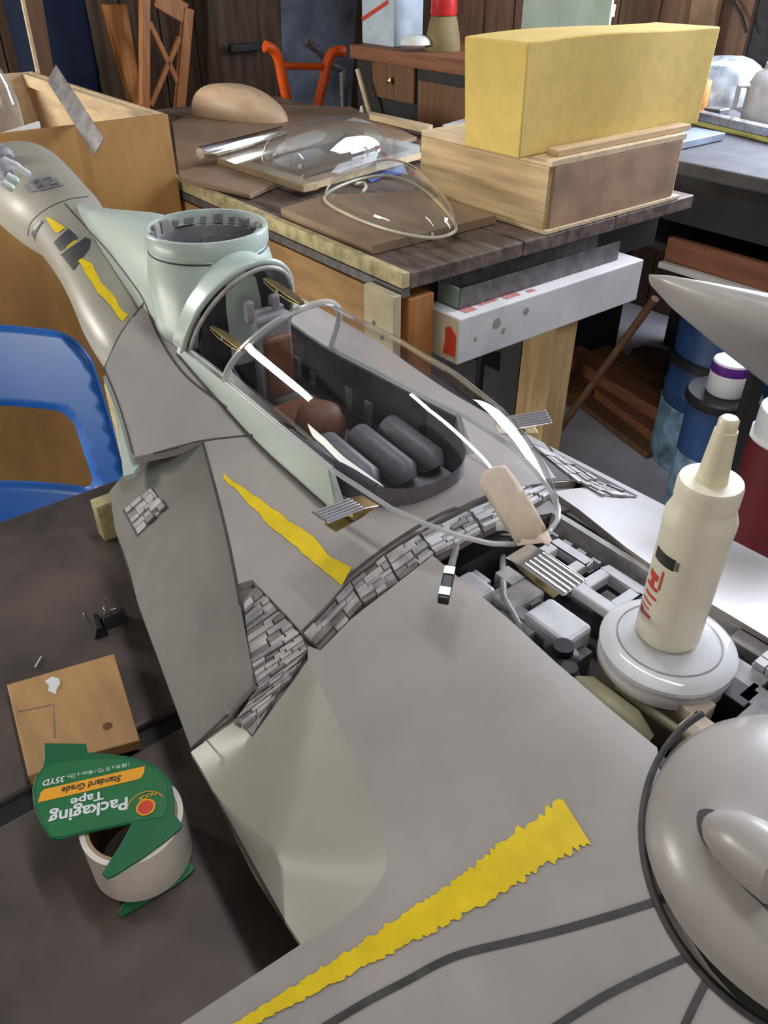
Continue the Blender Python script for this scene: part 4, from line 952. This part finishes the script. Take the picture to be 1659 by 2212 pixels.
# ================================================================== far left: post, bar chair, drum, strap board, orange frame, sheet, board
def upright(px0, px1, pyt, pyb, a, m, name, label, cat, t=.03, zb=0):
    A_, B_, C_, D_ = Pa(px0[0], pyt, a), Pa(px1[0], pyt, a), Pa(px1[1], pyb, a), Pa(px0[1], pyb, a)
    lean = lambda top, low: low+(top-low)*((zb-low.z)/(top.z-low.z))
    up_ = lambda top, low: low+(top-low)*(((max(top.z, 1.25)+.15)-low.z)/(top.z-low.z)) if pyt <= 0 else top
    q = [up_(A_, D_), up_(B_, C_), lean(B_, C_), lean(A_, D_)]
    return tag(MB().prism(q, E1*t).build(name, m, bevel=.002), label, cat)
upright((222, 288), (274, 312), 10, 232, 2.3, 'postw', 'wooden_post', 'orange stained wooden post standing against the dark back wall', 'post', .04)
upright((52, 84), (92, 118), 0, 160, 2.15, 'walnut', 'leaning_plank', 'dark brown plank leaning at the far left behind the crate', 'plank', .02)
upright((46, 80), (54, 88), 0, 160, 2.12, 'plyl', 'leaning_batten', 'thin pale batten along the dark leaning plank', 'batten', .012)
dq = Pa(128, 150, 2.45); MBd = MB().lathe((dq.x, dq.y, 0), [(.0, .0), (.22, .0), (.23, .02), (.23, .45), (.236, .46), (.236, .48), (.23, .49), (.23, .9), (.236, .91), (.236, .93), (.23, .94), (.23, 1.36), (.22, 1.38), (0, 1.38)], 32)
MBd.v = [Vector((dq.x+(v.x-dq.x)*.62, dq.y+(v.y-dq.y)*.62, v.z)) for v in MBd.v]
tag(MBd.build('storage_drum', 'navy', smooth=35), 'tall dark navy drum in the back left corner', 'drum')
# bar chair with crossed back
ca = 2.2
bchr = thing('wooden_chair', G(*ab(Pa(360, 235, ca)), 0), 'honey coloured wooden chair with a crossed brace back', 'chair')
def stick(p, q, w, t, name, m, par, zlow=None):
    A_, B_ = Pa(*p, ca), Pa(*q, ca)
    if zlow is not None: B_ = A_+(B_-A_)*((zlow-A_.z)/(B_.z-A_.z))
    d_ = (B_-A_).normalized(); y_ = d_.cross(E1).normalized()
    return MB().box((A_+B_)/2, d_*(B_-A_).length/2, y_*w, E1*t).build(name, m, par, bevel=.003)
stick((312, -60), (312, 230), .017, .016, 'back_post', 'chairw', bchr, 0); stick((406, 18), (388, 232), .019, .016, 'back_post', 'chairw', bchr, 0)
stick((335, -8), (400, 30), .034, .010, 'top_rail', 'chairw', bchr)
stick((322, 48), (384, 178), .010, .008, 'cross_brace', 'chairw', bchr); stick((388, 80), (325, 228), .010, .008, 'cross_brace', 'chairw', bchr)
sq = Pa(352, 232, ca)
MB().box(Vector((sq.x, sq.y, .70))-E1*.20, E2*.19, E1*.19, UP*.02).build('seat', 'chairw', bchr, bevel=.006)
for dx in (-.16, .16): MB().box(Vector((sq.x, sq.y, .34))-E1*.36+E2*dx, E2*.017, E1*.017, UP*.34).build('front_leg', 'chairw', bchr, bevel=.003)
# brown board and blue grey sheet at the back wall
upright((448, 455), (604, 610), 0, 232, 2.55, 'wallp', 'brown_board', 'wide dark brown board leaning at the back wall beside the chair', 'board', .025)
upright((606, 612), (772, 760), 0, 215, 2.62, 'sheet', 'metal_sheet', 'blue grey metal sheet standing at the back wall behind the orange frame', 'sheet', .02)
tag(MB().box(Pa(535, 102, 2.5), E2*.09, E1*.012, UP*.016).build('black_handle', 'black', bevel=.004), 'black bar handle on the dark board left of the orange frame', 'handle')
# orange tubular frame (hand truck handle)
fo = 1.95
fq = thing('hand_truck', G(*ab(Pa(655, 220, fo)), 0), 'orange tubular handle frame standing behind the bench', 'hand truck')
def ot(L, r, name):
    pts = [Pa(x, y, fo) for x, y in spline(L, 5)]; return pts
for L, lowx in (([(572, 100), (590, 108), (602, 130), (612, 180), (622, 225)], 0), ([(742, 110), (720, 114), (708, 134), (698, 180), (685, 232)], 0)):
    pts = ot(L, 0, ''); e = pts[-1]; pts.append(Vector((e.x, e.y, .02))); MB().tube(pts, .020, 14).build('frame_tube', 'orange', fq, smooth=50)
MB().tube([Pa(608, 142, fo), Pa(704, 144, fo)], .013, 12).build('cross_tube', 'orange', fq, smooth=50)
A_ = Pa(622, 225, fo); B_ = Pa(685, 232, fo)
MB().tube([Vector((A_.x, A_.y, .4)), Vector((B_.x, B_.y, .4))], .013, 12).build('cross_tube', 'orange', fq, smooth=50)
MB().box(Vector(((A_.x+B_.x)/2, (A_.y+B_.y)/2, .01))-E1*.06, E2*.16, E1*.09, UP*.009).build('toe_plate', 'orange', fq, bevel=.002)
tag(MB().tube([Pa(x, y, 2.05) for x, y in spline([(660, 90), (690, 112), (712, 138), (740, 150)], 4)]+[Vector((Pa(740, 150, 2.05).x, Pa(740, 150, 2.05).y, .0))], .016, 10).build('dark_lever', 'steeld', smooth=40), 'dark metal lever beside the orange handle frame', 'lever')
tag(MB().tube([Pa(300, 234, cr_a+.8), Pa(328, 244, cr_a+.75)], .012, 10).build('orange_tip', 'orange', smooth=40), 'small orange plastic tip at the far crate rim', 'tip')

# ================================================================== cabinet behind the bench, with things on top
cbF = 1.18
zs = Pb(870, 110, cbF).z; ca1 = ab(Pb(770, 80, cbF))[0]; ca0 = .66
cab = thing('wooden_cabinet', G((ca0+ca1)/2, cbF+.25, 0), 'dark wooden cabinet with a thick shelf top behind the bench', 'cabinet')
MB().gbox(ca0, ca1+.02, cbF-.02, cbF+.5, zs-.045, zs).build('top', 'redwood', cab, bevel=.005)
MB().gbox(ca0+.02, ca1, cbF, cbF+.48, 0, zs-.046).build('body', 'blackstain', cab, bevel=.002)
for (x0_, x1_) in ((810, 900), ):
    a_1, a_0 = ab(Pb(x0_, 170, cbF))[0], ab(Pb(x1_, 170, cbF))[0]; z1_, z0_ = Pb(850, 128, cbF).z, Pb(850, 215, cbF).z
    dw = MB().gbox(a_0, a_1, cbF-.014, cbF-.001, z0_, z1_).build('drawer_front', 'walnut', cab, bevel=.003)
    MB().lathe(G((a_0+a_1)/2, cbF-.015, (z0_+z1_)/2), [(.006, 0), (.006, .012), (.012, .016), (0, .022)], 14, -E2).build('knob', 'brass', dw, smooth=40)
MB().gbox(ca0+.05, ab(Pb(905, 170, cbF))[0]-.01, cbF-.012, cbF-.001, .3, zs-.08).build('door', 'walnut', cab, bevel=.003)
MB().gbox(ca0+.05, ca1-.05, cbF-.012, cbF-.001, .08, .28).build('lower_panel', 'walnut', cab, bevel=.003)
def oncab(px0, px1, pyb, b, depth, h, m, name, label, cat, bev=.004):
    A_, B_ = ab(Pb(px0, pyb, b))[0], ab(Pb(px1, pyb, b))[0]
    return tag(MB().gbox(min(A_, B_), max(A_, B_), b, b+depth, zs+.0005, zs+h).build(name, m, bevel=bev), label, cat)
o = oncab(782, 850, 85, cbF+.04, .14, .36, 'lblue', 'pale_blue_box', 'pale blue carton with a red stripe on the cabinet shelf', 'box')
A_, B_ = Pb(782, 42, cbF+.038), Pb(838, 4, cbF+.038)
d_ = (B_-A_).normalized(); MB().box((A_+B_)/2, d_*(B_-A_).length/2, d_.cross(E2)*.006, E2*.0015).build('red_stripe', 'redprint', o)
rb = Pb(956, 100, cbF+.12); rb.z = zs+.0005
ob = thing('red_top_bottle', rb, 'olive bottle with a red top on the cabinet shelf', 'bottle')
MB().lathe(rb, [(0, 0), (.062, 0), (.064, .006), (.058, .05), (.046, .10), (.040, .105), (.0, .106)], 24).build('body', 'olive', ob, smooth=40)
MB().lathe(rb, [(.044, .1065), (.046, .11), (.042, .24), (.030, .27), (.0, .272)], 24).build('top', 'redb', ob, smooth=40)
tag(MB().dome([Pb(850, 95, cbF-.01)*(1)+(Pb(900, 100, cbF-.01)-Pb(850, 95, cbF-.01))*(.5+.5*math.cos(f))+E2*(.05+.05*math.sin(f)) for f in [2*math.pi*k/16 for k in range(16)]], Pb(876, 98, cbF-.01)+E2*.05, .03, UP, 5, .8, True).build('white_cloth', 'paper', smooth=50), 'small crumpled white cloth on the cabinet shelf', 'cloth')
A_ = G(ca0+.40, cbF+.12, zs+.0005)
gp_ = thing('glass_panel', A_, 'pale green glass panel standing behind the foam block', 'panel')
MB().gbox(ca0-.05+.03, ca0+.32, cbF+.10, cbF+.108, zs+.001, zs+.5).build('pane', 'teal', gp_)
MB().gbox(ca0-.05+.03, ca0+.32, cbF+.1085, cbF+.12, zs+.14, zs+.17).build('brace', 'pine', gp_)
# broom / stake between bench and cabinet
A_, B_ = Pb(772, 150, cbF-.06), Pb(790, 215, cbF-.06)
B2 = A_+(B_-A_)*((0.0-A_.z)/(B_.z-A_.z))
tag(MB().tube([A_, B2], .009, 10).build('thin_stake', 'cream', smooth=40), 'thin pale stake standing in front of the cabinet', 'stake')

# ================================================================== second bench on the right with clutter
b2 = ab(P(1445, 343, BT))[1]; b2b = 2.0
sb2 = thing('side_bench', G(-.2, (b2+b2b)/2, 0), 'black side bench with a grey top along the plank wall', 'workbench')
S_A0, S_A1 = -1.3, .62
MB().gbox(S_A0, S_A1, b2, b2b, BT-.035, BT).build('top', 'greytop', sb2, bevel=.006)
MB().gbox(S_A0, S_A1, b2+.03, b2+.05, BT-.16, BT-.036).build('apron', 'blackstain', sb2)
for aa in (S_A0+.05, S_A1-.07): MB().gbox(aa, aa+.06, b2+.04, b2+.10, 0, BT-.165).build('leg', 'blackstain', sb2)
for aa in (S_A0+.05, S_A1-.07): MB().gbox(aa, aa+.06, b2b-.12, b2b-.06, 0, BT-.165).build('leg', 'blackstain', sb2)
z5 = Pb(1550, 560, b2+.06).z
MB().gbox(S_A0+.12, S_A1-.075, b2+.06, b2b-.13, z5-.02, z5).build('shelf', 'blackstain', sb2)
MB().gbox(S_A0+.12, S_A1-.075, b2b-.05, b2b-.03, 0.02, BT-.04).build('back_panel', 'blackstain', sb2)
aL = ab(Pb(1440, 520, b2+.03))[0]
MB().gbox(S_A0+.13, min(aL, S_A1-.08), b2+.035, b2+.058, z5-.05, z5+.03).build('shelf_edge', 'redwood', sb2, bevel=.002)
MB().gbox(S_A0+.13, min(aL, S_A1-.08), b2+.012, b2+.034, z5-.052, z5-.035).build('shelf_trim', 'whitebox', sb2, bevel=.002)
# rail, jug, wrapped bundle, orange can, timber on the bench top
A_, B_ = P(1478, 246, BT+.02), P(1700, 298, BT+.02)
d_ = (B_-A_).normalized(); y_ = UP.cross(d_)
rl = thing('long_rail', (A_+B_)/2-UP*.019, 'long grey rail with a yellow lower edge lying on the side bench', 'rail')
MB().box((A_+B_)/2+UP*.006, d_*(B_-A_).length/2, y_*.02, UP*.012).build('bar', 'steel', rl, bevel=.002)
MB().box((A_+B_)/2-UP*.0125, d_*(B_-A_).length/2, y_*.018, UP*.006).build('edge_strip', mat('yellow_strip', (.5, .45, .12), .6), rl)
jq = P(1640, 262, BT+.001)
jg = thing('grey_jug', jq, 'pale grey plastic jug at the right edge on the side bench', 'jug')
MB().lathe(jq, [(0, 0), (.055, 0), (.06, .006), (.06, .10), (.045, .135), (.022, .15), (.022, .165), (0, .166)], 28).build('body', mat('pale_grey_plastic', (.52, .50, .50), .4), jg, smooth=40)
MB().tube([jq+Vector((-.058, 0, .10)), jq+Vector((-.09, 0, .10)), jq+Vector((-.09, 0, .04)), jq+Vector((-.058, 0, .03))], .008, 10).build('handle', mat('pale_grey_plastic', (.5, .5, .5)), jg, smooth=40)
random.seed(11)
def lump(c, rx, ry, rz, m, name, label, cat, n=20):
    ring = [Vector(c)+Vector((rx*math.cos(f)*(1+.14*math.sin(3*f+rx*90)), ry*math.sin(f)*(1+.1*math.sin(4*f)), 0)) for f in [2*math.pi*k/28 for k in range(28)]]
    mb = MB().dome(ring, c, rz, UP, 7, .8, True)
    for v in mb.v[28:]: v += Vector((random.uniform(-1, 1), random.uniform(-1, 1), random.uniform(-.7, .7)))*.006
    return tag(mb.build(name, m, smooth=70), label, cat)
lump(P(1600, 215, BT+.001)-E2*.16, .16, .09, .15, 'foil', 'wrapped_bundle', 'grey shrink wrapped bundle on the side bench near the plank wall', 'bundle')
cq = P(1502, 236, BT+.001)
tag(MB().lathe(cq, [(0, 0), (.034, 0), (.035, .003), (.035, .085), (.033, .09), (.0, .091)], 24).build('orange_can', mat('orange_can_paint', (.55, .2, .04), .5), smooth=40), 'orange can on the side bench just right of the foam block', 'can')
tag(MB().box(P(1548, 240, BT+.012), E1*.03, E2*.03, UP*.01).build('grey_block', 'steeld', bevel=.003), 'flat dark grey block behind the long rail', 'block')
tag(MB().box(P(1480, 300, BT+.012), E1*.05, E2*.12, UP*.01).build('grey_bar', 'sheet', bevel=.002), 'blue grey flat bar on the side bench beside the pine box', 'bar')
A_, B_ = Pb(1500, -20, 2.05), Pb(1492, 130, 2.05)
tag(MB().prism([Pb(1500, -40, 2.08), Pb(1560, -40, 2.08), Vector((*Pb(1520, 150, 2.08).xy, BT+.001)), Vector((*Pb(1475, 150, 2.08).xy, BT+.001))], E2*.03).build('leaning_timber', mat('tan_timber', (.36, .22, .12), .7, 0, .2, 8), bevel=.002), 'tan timber leaning on the plank wall behind the foam block', 'timber')
tag(MB().tube([Pb(x, y, 2.12) for x, y in spline([(1560, -40), (1585, 5), (1602, 35), (1612, 70)], 5)], .005, 8).build('wall_cable', 'rope', smooth=50), 'dark cable hanging on the plank wall at upper right', 'cable')
# under the side bench: drum, bucket, cans, timbers, diagonal stick
bq = P(1510, 985, .0)
drm = thing('blue_drum', bq, 'blue plastic drum standing under the side bench', 'drum')
hd = .50
MB().lathe(bq, [(0, 0.0), (.14, .0), (.15, .01), (.15, hd*.45), (.155, hd*.47), (.155, hd*.5), (.15, hd*.52), (.15, hd-.03), (.135, hd), (0, hd)], 32).build('body', 'bluedrum', drm, smooth=40)
MB().lathe(bq, [(.152, .0), (.1545, .002), (.1545, .20), (.152, .202)], 32).build('label_band', 'skyb', drm, smooth=40)
MB().lathe(bq, [(.156, .33), (.165, .335), (.165, .355), (.156, .36)], 32).build('dark_hoop', 'black', drm, smooth=40)
wq = PY(1568, 842, 1.62); 
zl_ = wq.z-.03
stl = thing('lidded_bucket', (wq.x, wq.y, 0), 'tall blue bucket with a black lid under the white can', 'bucket')
MB().lathe((wq.x, wq.y, 0), [(0, 0), (.066, 0), (.068, .004), (.076, zl_-.001), (0, zl_-.001)], 28).build('body', 'bluedrum', stl, smooth=40)
MB().lathe((wq.x, wq.y, 0), [(.0685, .05), (.0695, .052), (.0745, zl_*.72), (.0735, zl_*.725)], 28).build('label_band', 'skyb', stl, smooth=40)
MB().lathe((wq.x, wq.y, zl_), [(0, 0), (.082, 0), (.085, .004), (.085, .021), (.081, .0255), (0, .0256)], 28).build('lid', 'black', stl, smooth=40)
wcn = thing('white_can', (wq.x, wq.y, wq.z-.004), 'white can with a purple band standing on the black bucket lid', 'can')
MB().lathe((wq.x, wq.y, wq.z-.004), [(0, 0), (.042, 0), (.044, .004), (.044, .075), (.042, .078), (0, .079)], 28).build('body', 'paper', wcn, smooth=40)
MB().lathe((wq.x, wq.y, wq.z-.004), [(.0442, .052), (.0446, .053), (.0446, .073), (.0442, .074)], 28).build('purple_band', 'purple', wcn, smooth=40)
rq = PY(1668, 1060, 1.36)
rcn = thing('red_can', (rq.x, rq.y, 0), 'red and white paint drum at the right edge behind the glue bottle', 'can')
zt2 = PY(1668, 890, 1.36).z
MB().lathe((rq.x, rq.y, 0), [(0, 0), (.075, 0), (.078, .004), (.078, zt2-.06), (0, zt2-.06)], 28).build('body', mat('dark_red_paint', (.15, .008, .012), .5), rcn, smooth=40)
MB().lathe((rq.x, rq.y, zt2-.0595), [(.079, 0), (.081, .004), (.072, .008), (.072, .06), (.07, .063), (0, .064)], 28).build('lid', 'paper', rcn, smooth=40)
for i, (x0_, y0_, x1_, y1_, m, w_, zz_, lb_) in enumerate(((1240, 800, 1490, 985, 'redwood', .045, .03, 'red brown timber nearest the aisle on the floor under the side bench'), (1200, 745, 1470, 905, 'redwood', .05, .075, 'red brown timber on top of the floor pile under the side bench'), (1090, 720, 1250, 860, 'walnut', .05, .03, 'dark timber on the floor behind the bench leg'), (1180, 700, 1420, 830, 'walnut', .05, .03, 'dark timber at the back of the floor pile'), (1260, 860, 1420, 980, 'walnut', .04, .012, 'dark flat board in front of the floor timbers'))):
    A_, B_ = P(x0_, y0_, zz_), P(x1_, y1_, zz_); d_ = (B_-A_).normalized(); y_ = UP.cross(d_)
    tag(MB().box((A_+B_)/2-UP*0, d_*(B_-A_).length/2, y_*w_, UP*(.022 if zz_ > .02 else .010)).build('floor_timber', m, bevel=.002), lb_, 'timber', 'timbers on the floor under the side bench')
A_ = PY(1415, 645, 1.95); B_ = PY(1280, 830, 2.1); B_ = A_+(B_-A_)*((.055-A_.z)/(B_.z-A_.z))
tag(MB().tube([A_, B_], .011, 10).build('diagonal_stick', 'walnut', smooth=40), 'brown stick leaning diagonally under the side bench', 'stick')
lump(P(1400, 790, .001), .10, .08, .07, 'wallp', 'burlap_bundle', 'dark brown bundle on the floor under the side bench', 'bundle')
# tapered grey wing of another model on a black stand
tip, e_ = P(1408, 606, 1.02), None
ws = thing('model_wing', PY(1640, 900, .80)*1.0, 'tapered grey model wing tip on a black pole at the right edge', 'model part')
secs = []
for (pxt, pyt, pxb, pyb, d_, th) in ((1402, 594, 1406, 616, .98, .010), (1440, 596, 1450, 664, .965, .022), (1520, 610, 1540, 740, .94, .034), (1600, 626, 1625, 806, .915, .044), (1680, 642, 1720, 880, .89, .052), (1800, 668, 1850, 980, .86, .06)):
    T_ = CAM+ray(pxt, pyt)*d_; B_ = CAM+ray(pxb, pyb)*(d_-.0); c_ = (T_+B_)/2; v_ = (T_-B_)/2; n_ = Vector((-.25, -.8, .5)).normalized()*th
    secs.append([c_+v_*math.cos(f)*(1 if True else 1)+n_*math.sin(f)*(1-.35*math.cos(f)*-1) for f in [2*math.pi*k/28 for k in range(28)]])
MB().rings(secs).build('wing_skin', 'hull', ws, smooth=60)
pt_ = CAM+ray(1652, 760)*.95; 
pole = thing('pole_stand', Vector((pt_.x, pt_.y, 0)), 'black pole stand rising beside the table at the right edge', 'stand')
MB().tube([(pt_.x, pt_.y, .012), (pt_.x, pt_.y, pt_.z-.02)], .011, 14).build('pole', 'black', pole, smooth=40)
MB().lathe((pt_.x, pt_.y, 0), [(0, 0), (.12, 0), (.12, .008), (.03, .012), (0, .012)], 28).build('base', 'black', pole, smooth=40)
